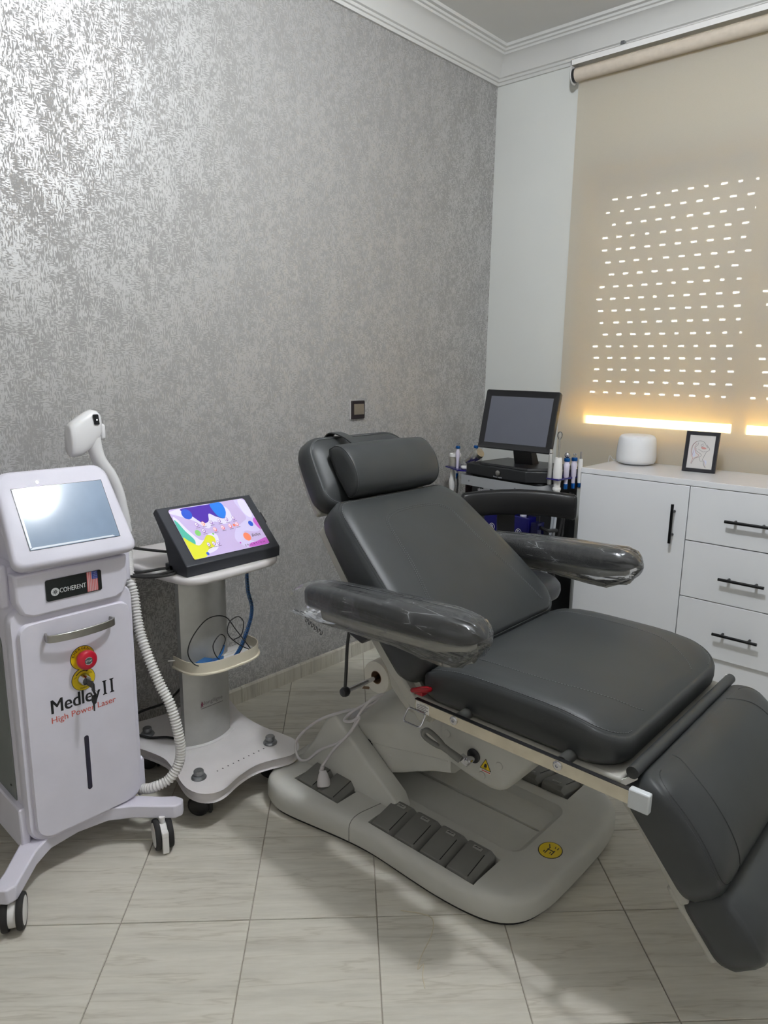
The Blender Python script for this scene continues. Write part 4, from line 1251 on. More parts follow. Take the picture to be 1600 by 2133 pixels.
lw = mat('pale_grey_print', (206, 208, 208), 0.4)
plate('logo_disc', lw, logo, circ(0.0098, 24), (LXo, LY - 0.049, 0.7515), Y, Z, 0.0003)
for k in range(8):
    a = k * pi / 4
    q = [(0.0012 * cos(a + pi / 2) + 0.0015 * cos(a), 0.0012 * sin(a + pi / 2) + 0.0015 * sin(a)), (-0.0012 * cos(a + pi / 2) + 0.0015 * cos(a), -0.0012 * sin(a + pi / 2) + 0.0015 * sin(a)), (0.0075 * cos(a), 0.0075 * sin(a))]
    plate('logo_ray', ink, logo, q[::-1] if False else [q[1], q[2], q[0]], (LXo + 0.0003, LY - 0.049, 0.7515), Y, Z, 0.0003)
text('logo_lettering', 'COHERENT', lw, logo, (LXo, LY - 0.006, 0.7525), Y, Z, fitw=0.064, fith=0.0115, ext=0.0003, bold=0.008)
fy, fz = LY + 0.0425, 0.757
redf, bluef = mat('flag_red', (196, 92, 92), 0.5), mat('flag_blue', (40, 56, 128), 0.5)
plate('flag_ground', mat('flag_white', (196, 176, 178), 0.5), logo, [(-0.0135, -0.024), (0.0135, -0.024), (0.0135, 0.0255), (-0.0135, 0.0255)], (LXo, fy, fz), Y, Z, 0.0003)
for k in range(7):
    a = -0.0135 + 0.027 * k / 6.5
    plate('flag_stripe', redf, logo, [(a, -0.024), (a + 0.0021, -0.024), (a + 0.0021, 0.0255), (a, 0.0255)], (LXo + 0.0003, fy, fz), Y, Z, 0.0002)
plate('flag_canton', bluef, logo, [(-0.001, 0.006), (0.0135, 0.006), (0.0135, 0.0255), (-0.001, 0.0255)], (LXo + 0.0005, fy, fz), Y, Z, 0.0002)
for i in range(4):
    for j in range(3):
        plate('flag_star', lw, logo, circ(0.0008, 6), (LXo + 0.0007, fy + 0.001 + 0.0035 * j + 0.002, fz + 0.0085 + 0.0045 * i), Y, Z, 0.0001)
# screen head
th = radians(56.5)
_hr = Matrix.Rotation(radians(-1.6), 3, 'Z')
hnn = _hr @ V((sin(th), 0, cos(th))); hu = _hr @ V((-cos(th), 0, sin(th))); YH = _hr @ Y
HP = V((0.488, LY + 0.003, 0.839))
def hp(v, u, h): return HP + YH * v + hu * u + hnn * h
hd_ = MB()
def hring(w0, w1, u0, u1, r, h):
    pts = rrect(1, u1 - u0, r, 6)
    out_ = []
    for p in rrect(2 * w0, u1 - u0, r, 6):
        u = (u0 + u1) / 2 + p[1]; t = (u - u0) / (u1 - u0)
        out_.append(hp(p[0] * (1 + (w1 / w0 - 1) * t), u, h))
    return out_
rr_h = [0.035, 0.035, 0.022, 0.022]
hd_.loft([hring(0.128, 0.114, 0.004, 0.212, rr_h, -0.060), hring(0.140, 0.126, -0.004, 0.224, rr_h, -0.045), hring(0.147, 0.132, -0.010, 0.232, rr_h, -0.024), hring(0.148, 0.133, -0.011, 0.233, rr_h, -0.012), hring(0.145, 0.130, -0.008, 0.230, rr_h, -0.003), hring(0.138, 0.124, -0.001, 0.224, rr_h, 0.0)])
hdo = hd_.build('screen_head', white_pl, lm, smooth=50)
wg = MB()
wg.loft([[V((x, LY + v, z)) for x, z in [(0.12, 0.80), (0.44, 0.80), (0.462, 0.815), (0.40, 0.86), (0.30, 0.965), (0.20, 0.93), (0.12, 0.88)]] for v in (-0.118, 0.118)])
wg.build('head_support', white_pl, lm, bev=0.015, seg=3)
scr_m = mat('bluish_screen_glass', (132, 150, 174), 0.09, var=0.10, vscale=9, bmp=0.02, bscale=25)
sf = MB().prism([(-0.108, 0.0275), (0.108, 0.0275), (0.108, 0.1855), (-0.108, 0.1855)], hp(0.003, 0, 0.0002), YH, hu, hnn * 0.0006).build('screen_gap', ink, hdo)
sg_ = MB().prism([(-0.1065, 0.0285), (0.1065, 0.0285), (0.1065, 0.184), (-0.1065, 0.184)], hp(0.003, 0, 0.0008), YH, hu, hnn * 0.0006).build('screen', scr_m, hdo)
# protective film edge
fe = mat('clear_film_edge', (226, 232, 240), 0.15, var=0.05)
for q in ([(-0.106, 0.030), (0.095, 0.030), (0.090, 0.034), (-0.100, 0.0345)], [(-0.106, 0.034), (-0.102, 0.0345), (-0.1005, 0.180), (-0.106, 0.183)]):
    MB().prism(q, hp(0.003, 0, 0.0014), YH, hu, hnn * 0.0003).build('film_edge', fe, hdo)
MB().lathe([(0.0042, 0), (0.0040, 0.0006), (0.0028, 0.0006), (0.0026, 0.0), (0.0, 0.0)], hp(-0.042, 0.197, 0.0), hnn, 18).build('sensor_ring', dark_steel, hdo)
# pull handle
hm = MB()
hpts = catmull([(FX, LY - 0.078, 0.645), (FX + 0.020, LY - 0.078, 0.6445), (FX + 0.029, LY - 0.045, 0.644), (FX + 0.032, LY, 0.6438), (FX + 0.029, LY + 0.050, 0.6445), (FX + 0.020, LY + 0.083, 0.646), (FX, LY + 0.083, 0.646)], 6)
hm.ribbon(hpts, Z, 0.0095, 0.005)
hm.build('pull_handle', steel, lm, smooth=50, bev=0.001)
# emergency stop
ex, ey, ez = FX, LY + 0.006, 0.567
es = thing_part = MB().lathe([(0.031, 0), (0.031, 0.0012), (0.0, 0.0013)], (ex, ey, ez), X, 36).build('emergency_plate', ink, door)
plate('emergency_disc', yellow, door, circ(0.0298, 36), (ex + 0.0012, ey, ez), Y, Z, 0.0004)
em = 'EMERGENCY'
for i, c in enumerate(em):
    a = radians(158 - i * 17)
    text('emergency_letter', c, ink, door, (ex + 0.0016, ey + 0.0252 * cos(a), ez + 0.0252 * sin(a)), V((0, sin(a), -cos(a))), V((0, cos(a), sin(a))), fith=0.0062, fitw=0.0052, ext=0.0002, bold=0.01)
redb = mat('red_button_plastic', (186, 22, 48), 0.32, var=0.04)
eb = MB().lathe([(0.017, 0.0015), (0.018, 0.004), (0.018, 0.012), (0.0235, 0.015), (0.0245, 0.019), (0.0245, 0.025), (0.0225, 0.029), (0.018, 0.0305), (0.0, 0.031)], (ex, ey + 0.001, ez), X, 32).build('emergency_button', redb, lm, smooth=50)
plate('button_emblem', mat('dark_green_emblem', (66, 78, 76), 0.5), eb, circ(0.0098, 24), (ex + 0.031, ey + 0.001, ez), Y, Z, 0.0004)
for a0 in (0.18, 1.18):
    plate('button_emblem_arc', lw, eb, [(0.0098 * cos(a0 * pi + t * 0.64 * pi / 6), 0.0098 * sin(a0 * pi + t * 0.64 * pi / 6)) for t in range(7)] + [(0.0088 * cos(a0 * pi + t * 0.64 * pi / 6), 0.0088 * sin(a0 * pi + t * 0.64 * pi / 6)) for t in range(6, -1, -1)], (ex + 0.0314, ey + 0.001, ez), Y, Z, 0.0003)
text('button_lettering', 'STOP', lw, eb, (ex + 0.0316, ey + 0.001, ez), Y, Z, fitw=0.0155, ext=0.0002, bold=0.02)
# key switch
kx, ky, kz = FX, LY + 0.004, 0.511
MB().lathe([(0.0298, 0), (0.0298, 0.0012), (0.0, 0.0013)], (kx, ky, kz), X, 36).build('key_plate', ink, door)
plate('key_disc', yellow, door, circ(0.0287, 36), (kx + 0.0012, ky, kz), Y, Z, 0.0004)
arc = [(0.0235 * cos(radians(t)), 0.0235 * sin(radians(t))) for t in range(62, 143, 8)]
arc2 = [(0.0213 * cos(radians(t)), 0.0213 * sin(radians(t))) for t in range(142, 61, -8)]
plate('key_arrow', ink, door, arc + arc2, (kx + 0.0016, ky, kz), Y, Z, 0.0002)
plate('key_arrow', ink, door, [(0.007, 0.0245), (0.0135, 0.0195), (0.0075, 0.0175)], (kx + 0.0016, ky, kz), Y, Z, 0.0002)
text('key_lettering', 'OFF', ink, door, (kx + 0.0016, ky - 0.020, kz + 0.0085), V((0, 0.95, 0.25)), V((0, -0.25, 0.95)), fitw=0.008, ext=0.0002)
text('key_lettering', 'ON', ink, door, (kx + 0.0016, ky + 0.0195, kz + 0.0120), V((0, 0.95, -0.25)), V((0, 0.25, 0.95)), fitw=0.006, ext=0.0002)
text('key_lettering', 'POWER', ink, door, (kx + 0.0016, ky + 0.001, kz - 0.0225), Y, Z, fitw=0.021, ext=0.0002, bold=0.01)
ks = MB().lathe([(0.0155, 0.0015), (0.0155, 0.006), (0.0125, 0.009), (0.0125, 0.017), (0.0105, 0.020), (0.0065, 0.020), (0.006, 0.0185), (0.0, 0.0185)], (kx, ky, kz), X, 28).build('key_switch', chrome, lm, smooth=45)
kk = MB()
kk.obox((kx + 0.030, ky + 0.002, kz - 0.004), V((0.012, 0, 0)), V((0, 0.0018, 0)), V((0, 0, 0.0085)))
kk.obox((kx + 0.044, ky + 0.003, kz - 0.009), V((0.006, 0, -0.003)), V((0, 0.0024, 0)), V((0, 0, 0.0125)))
kk.build('key', black_pl, ks, bev=0.0015)
MB().tube([V((kx + 0.046 + 0.0, ky + 0.003 + 0.0085 * cos(t), kz - 0.026 + 0.0085 * sin(t))) for t in [2 * pi * k / 20 for k in range(20)]], 0.0006, 5, closed=True).build('key_ring', steel, ks)
k2 = MB(); k2.prism([(-0.006, 0.0), (0.004, 0.002), (0.007, -0.008), (0.004, -0.022), (0.0, -0.024), (-0.001, -0.042), (-0.004, -0.041), (-0.005, -0.022), (-0.008, -0.012)], (kx + 0.046, ky + 0.003, kz - 0.029), Y, Z, X * 0.002)
k2.build('spare_key', black_pl, ks)
# lettering on the door
text('model_lettering', 'Medley', ink, door, (FX, LY - 0.0175, 0.458), Y, Z, fitw=0.123, fith=0.047, ext=0.0004, bold=0.022)
for k in range(2):
    y0 = LY + 0.0570 + 0.0190 * k
    pl_ = [(-0.0055, 0.0), (0.0055, 0.0), (0.0055, 0.002), (0.0028, 0.0035), (0.0028, 0.0345), (0.0055, 0.036), (0.0055, 0.038), (-0.0055, 0.038), (-0.0055, 0.036), (-0.0028, 0.0345), (-0.0028, 0.0035), (-0.0055, 0.002)]
    plate('model_numeral', ink, door, pl_, (FX, y0, 0.4505), Y, Z, 0.0004)
text('tagline_lettering', 'High Power Laser', red_ink, door, (FX, LY + 0.0015, 0.4265), Y, Z, fitw=0.164, fith=0.0205, ext=0.0004, bold=0.006)
# light slot
MB().loft([xring(rrect(0.0118, 0.150, 0.0055, 5), FX - 0.001, 0.283), xring(rrect(0.0118, 0.150, 0.0055, 5), FX + 0.0008, 0.283)]).build('light_slot', mat('dark_violet_acrylic', (24, 20, 46), 0.15), door)
# star base
bx = [(0.33, -0.085), (0.40, -0.125), (0.495, -0.205), (0.520, -0.232), (0.545, -0.240), (0.562, -0.226), (0.560, -0.203), (0.475, -0.125), (0.440, -0.075), (0.428, 0.0)]
poly = [(x, y) for x, y in bx] + [(x, -y) for x, y in reversed(bx[:-1])]
back_p = [(0.20, 0.095), (0.12, 0.125), (0.03, 0.175), (0.012, 0.172), (0.010, 0.150), (0.08, 0.09), (0.10, 0.0), (0.08, -0.09), (0.010, -0.150), (0.012, -0.172), (0.03, -0.175), (0.12, -0.125), (0.20, -0.095)]
MB().prism(poly + back_p, (0, LY - 0.028, 0.082), X, Y, Z * 0.038).build('star_base', white_pl, lm, bev=0.004)
MB().box(0.09, 0.43, LY - 0.13, LY + 0.13, 0.10, 0.14).build('under_tray', white_pl, lm)
def castor(root, x, y, r, wz, ang, brake=False, mw=white_mat, tyre=rubber, hub=white_mat):
    """twin-disc castor; ang = heading of the rolling direction"""
    c, s = cos(ang), sin(ang)
    ax = V((-s, c, 0))
    ctr = V((x, y, r))
    cs = MB()
    cs.lathe([(r * 0.80, -0.010), (r * 0.80, 0.010)], ctr, ax, 24)
    cs.tube([ctr + Z * r * 0.4, V((x, y, wz))], 0.008, 12)
    f = cs.build('castor', mw, root, smooth=40)
    for sg in (-1, 1):
        o = ctr + ax * (sg * 0.016)
        MB().lathe([(r * 0.78, -0.007), (r * 0.96, -0.0065), (r, -0.003), (r, 0.004), (r * 0.95, 0.0075), (r * 0.78, 0.0080), (r * 0.78, -0.007)], o, ax, 32, caps=False).build('tyre', tyre, f, smooth=45)
        MB().lathe([(0.0, 0.009), (r * 0.62, 0.009), (r * 0.78, 0.0078), (r * 0.78, 0.0)] if sg > 0 else [(r * 0.78, 0.0), (r * 0.78, -0.0078), (r * 0.62, -0.009), (0.0, -0.009)], o, ax, 28, caps=False).build('hub', hub, f, smooth=30)
    if brake:
        d = V((c, s, 0))
        MB().obox(ctr + d * (r * 0.95) - Z * r * 0.25, d * 0.004, ax * 0.0085, V((0, 0, r * 0.62))).build('brake_lever', mw, f, bev=0.002)
        MB().obox(ctr + d * (r * 0.82) + Z * r * 0.45, d * 0.010, ax * 0.0085, V((0, 0, r * 0.2))).build('brake_lever', mw, f, bev=0.002)
    return f
castor(lm, 0.536, LY + 0.150, 0.041, 0.09, radians(-20), True)
castor(lm, 0.540, LY - 0.236, 0.041, 0.09, radians(-30), False)
castor(lm, 0.045, LY - 0.19, 0.041, 0.09, radians(30))
castor(lm, 0.045, LY + 0.13, 0.041, 0.09, radians(-10))

# corrugated hose with its handpiece standing in the holder behind the screen
hpz = thing('laser_handpiece', 'white laser handpiece with corrugated hose behind the tilted screen', 'handpiece', (0.2, -2.2, 0.82))
hose = catmull([(0.2, -2.115, 0.81), (0.26, -2.145, 0.755), (0.33, -2.179, 0.7), (0.35, -2.181, 0.656), (0.38, -2.189, 0.582), (0.41, -2.189, 0.521), (0.45, -2.177, 0.432), (0.48, -2.162, 0.366), (0.5, -2.154, 0.284), (0.5, -2.153, 0.21), (0.49, -2.18, 0.159), (0.47, -2.213, 0.14), (0.44, -2.229, 0.126), (0.4, -2.236, 0.118)], 26)
# resample to fine rings
acc = [0.0]
for a, b in zip(hose, hose[1:]): acc.append(acc[-1] + (b - a).length)
tot = acc[-1]; n_ = int(tot / 0.0021)
res = []
k = 0
for i in range(n_ + 1):
    s_ = tot * i / n_
    while k < len(acc) - 2 and acc[k + 1] < s_: k += 1
    t = (s_ - acc[k]) / max(1e-9, acc[k + 1] - acc[k])
    res.append(hose[k].lerp(hose[k + 1], min(1, t)))
rad = [0.0128 + 0.0018 * (1 if (i % 4) in (0, 1) else -1) for i in range(len(res))]
MB().tube(res, rad, 12).build('hose', mat('white_corrugated_hose', (226, 224, 222), 0.4, var=0.03), hpz, smooth=80)
hw = mat('white_gloss_plastic', (232, 231, 232), 0.22, var=0.02)
# grip: curved neck; head: blunt wedge turned to the left
gp = catmull([(0.20, -2.110, 0.80), (0.20, -2.120, 0.86), (0.20, -2.128, 0.91), (0.20, -2.148, 0.965), (0.20, -2.176, 1.010), (0.20, -2.188, 1.045), (0.20, -2.194, 1.09)], 5)
gr = [0.0150 + 0.0055 * i / 30 for i in range(31)]
MB().tube(gp, gr, 20).build('grip', hw, hpz, smooth=60)
MB().tube([(0.20, -2.114, 0.828), (0.20, -2.126, 0.903)], [0.0165, 0.0160], 18).build('grip_collar', hw, hpz, smooth=40)
hdl = MB()
# head: rings along -y (pointing left), cross-section in xz
for_ = []
for y, cx, cz, rx, rz in [(-2.170, 0.20, 1.118, 0.010, 0.018), (-2.174, 0.20, 1.116, 0.018, 0.030), (-2.183, 0.20, 1.112, 0.022, 0.042), (-2.196, 0.20, 1.107, 0.0235, 0.050), (-2.212, 0.20, 1.098, 0.0245, 0.053), (-2.232, 0.20, 1.086, 0.025, 0.053), (-2.250, 0.20, 1.079, 0.0255, 0.048), (-2.259, 0.20, 1.076, 0.024, 0.044), (-2.263, 0.20, 1.075, 0.020, 0.037)]:
    r = []
    for k in range(24):
        a = 2 * pi * k / 24; e = 0.7
        r.append(V((cx + rx * math.copysign(abs(cos(a)) ** e, cos(a)), y, cz + rz * math.copysign(abs(sin(a)) ** e, sin(a)))))
    for_.append(r)
hdl.loft(for_)
hh = hdl.build('head', hw, hpz, smooth=60)
# display window on the side facing the room
wn = MB()
wn.loft([[V((x, -2.192 + p[0] * 1.0 - p[1] * 0.10, 1.131 + p[1])) for p in rrect(0.0145, 0.028, 0.003, 4)] for x in (0.2215, 0.2262)])
wno = wn.build('display_window', mat('smoky_black_window', (20, 21, 26), 0.1), hh)
MB().lathe([(0.0018, 0), (0.0018, 0.0006), (0.0, 0.0007)], (0.2262, -2.191, 1.130), X, 12).build('status_light', mat('white_led', (255, 255, 255), 0.3, emit=2.0), hh)
tg = MB(); tg.loft([[V((0.20 + p[0], y, 1.095 + p[1])) for p in rrect(0.020, 0.045, 0.008, 4)] for y in (-2.172, -2.160)])
tg.build('trigger', hw, hh, bev=0.003)
tb_ = MB(); tb_.tube([(0.205, -2.205, 0.985), (0.215, -2.195, 0.955), (0.22, -2.19, 0.93)], [0.003, 0.006, 0.008], 10)
tb_.build('water_nozzle', mat('clear_grey_tube', (170, 170, 172), 0.2), hh)

# ============================================================ TROLLEY
TYC = -1.945
tr = thing('equipment_trolley', 'white device trolley with satin aluminium column and curved tray', 'trolley', (0.33, TYC, 0))
bp = [(0.578, -0.135), (0.562, -0.170), (0.525, -0.184), (0.48, -0.180), (0.40, -0.158), (0.33, -0.146), (0.25, -0.160), (0.17, -0.185), (0.12, -0.190), (0.085, -0.170), (0.078, -0.13), (0.092, -0.06), (0.10, 0.0),
      (0.092, 0.06), (0.078, 0.13), (0.085, 0.170), (0.12, 0.190), (0.17, 0.185), (0.25, 0.160), (0.33, 0.150), (0.40, 0.152), (0.48, 0.165), (0.53, 0.168), (0.565, 0.152), (0.578, 0.115), (0.556, 0.05), (0.546, 0.0), (0.556, -0.065)]
bout = [V((p.x, TYC + p.y, 0)) for p in catmull([V((x, y, 0)) for x, y in bp], 4, True)]
def tring(ins, z):
    n = len(bout); r = []
    for i, p in enumerate(bout):
        t = (bout[(i + 1) % n] - bout[i - 1]).normalized()
        q = p + V((-t.y, t.x, 0)) * ins
        r.append(V((q.x, q.y, z)))
    return r
tbz = MB().loft([tring(0.010, 0.088), tring(0.002, 0.091), tring(0.0, 0.097), tring(0.001, 0.110), tring(0.006, 0.117), tring(0.014, 0.120)]).build('base', white_tr, tr, smooth=50)
for x, y in ((0.492, -0.146), (0.490, 0.116), (0.166, -0.120), (0.166, 0.120)):
    kb_ = MB().lathe([(0.0215, 0.0), (0.022, 0.003), (0.019, 0.008), (0.0125, 0.010), (0.0125, 0.012), (0.0145, 0.014), (0.0145, 0.022), (0.0125, 0.0245), (0.0, 0.025)], (x, TYC + y, 0.1195), Z, 28).build('castor_cap', dark_steel, tr, smooth=40)
    castor(tr, x - 0.012, TYC + y + 0.010, 0.032, 0.09, radians(35), True, black_pl, rubber, black_pl)
dots = MB()
for k in range(10):
    t = k / 9
    dots.box(0.503 + 0.006 * sin(t * 7) * 0 - 0.003, 0.509, TYC - 0.088 + 0.170 * t - 0.0016, TYC - 0.088 + 0.170 * t + 0.0016, 0.1195, 0.1203)
for k in range(10):
    t = k / 9
    MB().box(0.500, 0.5045, TYC - 0.090 + 0.170 * t - 0.0016, TYC - 0.090 + 0.170 * t + 0.0016, 0.1195, 0.1204).build('base_mark', ink, tbz)
# column: convex front arc
PXF = 0.352
def colsec(z, k=1.0, ex=0.0):
    fr = [(PXF - 0.030 + 0.030 * cos(radians(a)) * 1.0 + ex * 0 , 0.0) for a in ()]
    pts = []
    for i in range(13):
        t = -1 + 2 * i / 12
        pts.append(V((PXF - 0.026 * t * t + ex, TYC + 0.083 * t * k, z)))
    pts += [V((0.308 - ex, TYC + 0.083 * k, z)), V((0.308 - ex, TYC - 0.083 * k, z))]
    return pts
colz = MB().loft([colsec(0.118), colsec(0.70)]).build('column', satin, tr, smooth=25)
MB().loft([colsec(0.1195, 1.10, 0.012), colsec(0.1235, 1.10, 0.012)]).build('column_collar', white_tr, tr, bev=0.001)
# lettering on the column
gl_ = mat('grey_print', (120, 116, 118), 0.5)
lx = PXF + 0.0006
text('brand_lettering', 'longiligne', gl_, colz, (lx - 0.0005, TYC + 0.006, 0.257), Y, Z, fitw=0.066, fith=0.0165, ext=0.0006)
MB().box(lx - 0.0012, lx + 0.0003, TYC - 0.038, TYC + 0.040, 0.2425, 0.2433).build('brand_underline', gl_, colz)
fig = mat('crimson_print', (140, 38, 74), 0.5)
MB().prism([(-0.004, -0.008), (-0.001, -0.001), (0.002, -0.008), (0.0032, -0.008), (0.001, 0.002), (0.005, -0.001), (0.0055, 0.0), (0.001, 0.006), (0.002, 0.008), (0.0, 0.010), (-0.0012, 0.008), (-0.001, 0.004), (-0.004, 0.001), (-0.0035, 0.0), (-0.001, 0.002), (-0.005, -0.008)], (lx - 0.0022, TYC - 0.034, 0.255), Y, Z, X * 0.001).build('brand_figure', fig, colz)
# half-round tray
tz = 0.416
TX0 = 0.345
trp = []
for i in range(17):
    a = radians(-90 + 180 * i / 16)
    trp.append((0.340 + 0.088 * math.copysign(abs(cos(a)) ** 0.75, cos(a)), 0.128 * math.copysign(abs(sin(a)) ** 0.75, sin(a))))
fl_t = trp + [(0.300, 0.128), (0.300, -0.128)]
ty = TYC + 0.035
MB().prism([(x, y) for x, y in fl_t], (0, ty, tz - 0.031), X, Y, Z * 0.003).build('tray_floor', white_mat, tr)
rim = MB(); lip = []
for (x, y) in [(0.300, -0.128)] + trp + [(0.300, 0.128)]:
    lip.append(V((x, ty + y, tz)))
rr__ = []
for i, p in enumerate(lip):
    t = (lip[min(i + 1, len(lip) - 1)] - lip[max(i - 1, 0)]).normalized(); nn_ = V((t.y, -t.x, 0))
    rr__.append([p + nn_ * 0.000 + Z * 0.004, p + nn_ * 0.003 + Z * 0.004, p + nn_ * 0.003 - Z * 0.027, p + nn_ * 0.008 - Z * 0.029, p + nn_ * 0.008 - Z * 0.033, p - Z * 0.033])
rim.loft(rr__)
MBr = rim.build('tray_rim', cream_pl, tr, smooth=40)
for k in range(4):
    MB().tube([(0.335 + 0.016 * k, ty - 0.100 + 0.015 * k, tz - 0.0275), (0.335 + 0.016 * k, ty + 0.100 - 0.015 * k, tz - 0.0275)], 0.0007, 5).build('tray_groove', cream_pl, tr)
MB().tube([(0.31, ty - 0.128, tz - 0.008), (0.30, ty - 0.148, tz - 0.008)], 0.0025, 6).build('tray_clip', steel, tr)
# top shelf
shf = [(0.468, -0.080), (0.462, -0.120), (0.435, -0.150), (0.38, -0.165), (0.25, -0.180), (0.14, -0.185), (0.07, -0.18), (0.035, -0.15), (0.03, 0.0), (0.035, 0.15), (0.07, 0.18), (0.14, 0.19), (0.25, 0.20), (0.38, 0.205), (0.425, 0.19), (0.452, 0.15), (0.462, 0.09), (0.468, 0.0)]
sfo = [V((p.x, TYC + 0.020 + p.y, 0)) for p in catmull([V((x, y, 0)) for x, y in shf], 4, True)]
def sring(ins, z):
    n = len(sfo); r = []
    for i, p in enumerate(sfo):
        t = (sfo[(i + 1) % n] - sfo[i - 1]).normalized()
        q = p + V((-t.y, t.x, 0)) * (-ins if False else ins)
        r.append(V((q.x, q.y, z)))
    return r
# orientation of shf is clockwise: flip inset sign
def area(p): return sum(p[i].x * p[(i + 1) % len(p)].y - p[(i + 1) % len(p)].x * p[i].y for i in range(len(p)))
if area(sfo) < 0: sfo.reverse()
if area(bout) < 0: pass
MB().loft([sring(0.012, 0.676), sring(0.003, 0.679), sring(0.0, 0.685), sring(0.0, 0.693), sring(0.003, 0.6985), sring(0.008, 0.700)]).build('top_shelf', white_tr, tr, smooth=50)
MB().lathe([(0.010, 0), (0.010, 0.004), (0.004, 0.005), (0, 0.005)], (0.40, TYC + 0.035, 0.676), (0, 0, -1), 16).build('shelf_screw', white_tr, tr)

# ============================================================ TOUCHSCREEN CONSOLE ON THE TROLLEY
tc_ = thing('touchscreen_console', 'dark tilted touchscreen console with colourful display on white trolley', 'touchscreen console', (0.36, -1.903, 0.70))
ta = radians(44)
tn = V((sin(ta), 0, cos(ta))); tu = V((-cos(ta), 0, sin(ta)))
TP = V((0.440, -1.903, 0.735))
def tp(v, u, h): return TP + Y * v + tu * u + tn * h
HW = 0.1655
cm_ = MB()
cm_.loft([[V((x, -1.903 + v, z)) for x, z in [(0.440, 0.7005), (0.443, 0.733), (0.440, 0.7345), (0.2955, 0.8740), (0.289, 0.8725), (0.276, 0.859), (0.33, 0.79), (0.355, 0.7005)]] for v in (-HW, HW)])
cbox = cm_.build('housing', black_tex, tc_, bev=0.0025)
MB().box(0.33, 0.372, -1.903 - HW - 0.0, -1.903 + HW, 0.7003, 0.722).build('foot', black_tex, tc_, bev=0.002)
MB().obox(tp(HW + 0.006, 0.115, -0.016), Y * 0.006, tu * 0.020, tn * 0.007).build('side_connector', black_pl, tc_, bev=0.001)
def em(name, c, s=0.24): return mat('display_' + name, c, 0.35, emit=s, var=0.02)
SW, SH0, SH1 = 0.1345, 0.012, 0.190
scr_c = (SH0 + SH1) / 2
def sq(pts): return pts
def lay(name, c, pts, lvl):
    """pts in screen units: v from -1..1, u from 0..1; cut to the screen outline"""
    q = [(p[0] * SW, SH0 + p[1] * (SH1 - SH0)) for p in pts]
    q = clip(q, -SW + 0.0005, SW - 0.0005, SH0 + 0.0005, SH1 - 0.0005)
    if len(q) < 3: return
    MB().prism(q, tp(0, 0, 0.0022 + 0.00012 * lvl), Y, tu, tn * 0.0001).build(name, em(c[0], c[1]), dsp)
dsp = MB().prism([(p[0], scr_c + p[1]) for p in rrect(2 * SW, SH1 - SH0, 0.009, 5)], tp(0, 0, 0.0018), Y, tu, tn * 0.0005).build('display', em('lilac', (196, 178, 218)), tc_)
def blob(pts, n=6): return [(p.x, p.y) for p in catmull([V((x, y, 0)) for x, y in pts], n, True)]
purple = ('purple', (74, 40, 160)); bluec = ('blue', (40, 84, 196)); azure = ('azure', (36, 120, 220)); yel = ('yellow', (214, 214, 44)); teal = ('teal', (74, 178, 158)); pale = ('pale', (222, 216, 238)); pink = ('pink', (196, 96, 196)); ora = ('orange', (236, 128, 96)); mist = ('mist', (206, 196, 230)); lime = ('lime', (128, 196, 110))
lay('display_wave', pale, blob([(-1.0, 0.95), (-0.5, 1.0), (0.1, 0.98), (0.42, 0.86), (0.40, 0.62), (0.15, 0.55), (-0.08, 0.63), (-0.3, 0.52), (-0.55, 0.72), (-0.8, 0.84)]), 1)
lay('display_wave', purple, blob([(-0.72, 0.97), (-0.4, 0.985), (0.0, 0.985), (0.30, 0.985), (0.33, 0.80), (0.22, 0.66), (0.04, 0.72), (-0.10, 0.80), (-0.20, 0.66), (-0.36, 0.64), (-0.52, 0.80)]), 2)
lay('display_wave', azure, blob([(0.05, 0.985), (0.33, 0.985), (0.35, 0.80), (0.22, 0.665), (0.08, 0.74)]), 3)
lay('display_bubble', bluec, [(-0.62 + 0.12 * cos(t), 0.86 + 0.105 * sin(t)) for t in [2 * pi * k / 24 for k in range(24)]], 4)
lay('display_wave', pale, blob([(-0.99, 0.78), (-0.9, 0.8), (-0.78, 0.55), (-0.6, 0.32), (-0.35, 0.42), (-0.18, 0.36), (-0.30, 0.14), (-0.55, 0.06), (-0.99, 0.05)]), 1)
lay('display_wave', teal, blob([(-0.99, 0.75), (-0.93, 0.74), (-0.86, 0.55), (-0.76, 0.36), (-0.82, 0.25), (-0.99, 0.25)]), 2)
lay('display_wave', yel, blob([(-0.99, 0.42), (-0.9, 0.36), (-0.74, 0.24), (-0.58, 0.30), (-0.42, 0.40), (-0.28, 0.33), (-0.36, 0.18), (-0.58, 0.12), (-0.70, 0.01), (-0.99, 0.01)]), 3)
lay('display_wave', mist, blob([(0.70, 0.98), (0.95, 0.95), (0.99, 0.4), (0.85, 0.28), (0.55, 0.34), (0.45, 0.2), (0.62, 0.1), (0.40, 0.02), (0.20, 0.20), (0.36, 0.42), (0.62, 0.52), (0.78, 0.62)]), 1)
lay('display_wave', pale, blob([(0.80, 0.97), (0.97, 0.95), (0.99, 0.7), (0.9, 0.58), (0.78, 0.70)]), 2)
lay('display_wave', pink, blob([(0.46, 0.015), (0.99, 0.015), (0.99, 0.13), (0.85, 0.12), (0.66, 0.09), (0.52, 0.085)]), 3)
lay('display_wave', pink, blob([(0.90, 0.50), (0.99, 0.56), (0.99, 0.32), (0.93, 0.36)]), 3)
for c, v, u, r in ((bluec, 0.80, 0.46, 0.060), (ora, 0.52, 0.22, 0.090), (lime, -0.60, 0.47, 0.065), (bluec, -0.63, 0.06, 0.034), (ora, 0.36, 0.49, 0.030), (pink, 0.27, 0.13, 0.020), (lime, -0.26, 0.40, 0.022)):
    lay('display_bubble', c, [(v + r * cos(t), u + r * 1.25 * sin(t) * 0.75) for t in [2 * pi * k / 20 for k in range(20)]], 4)
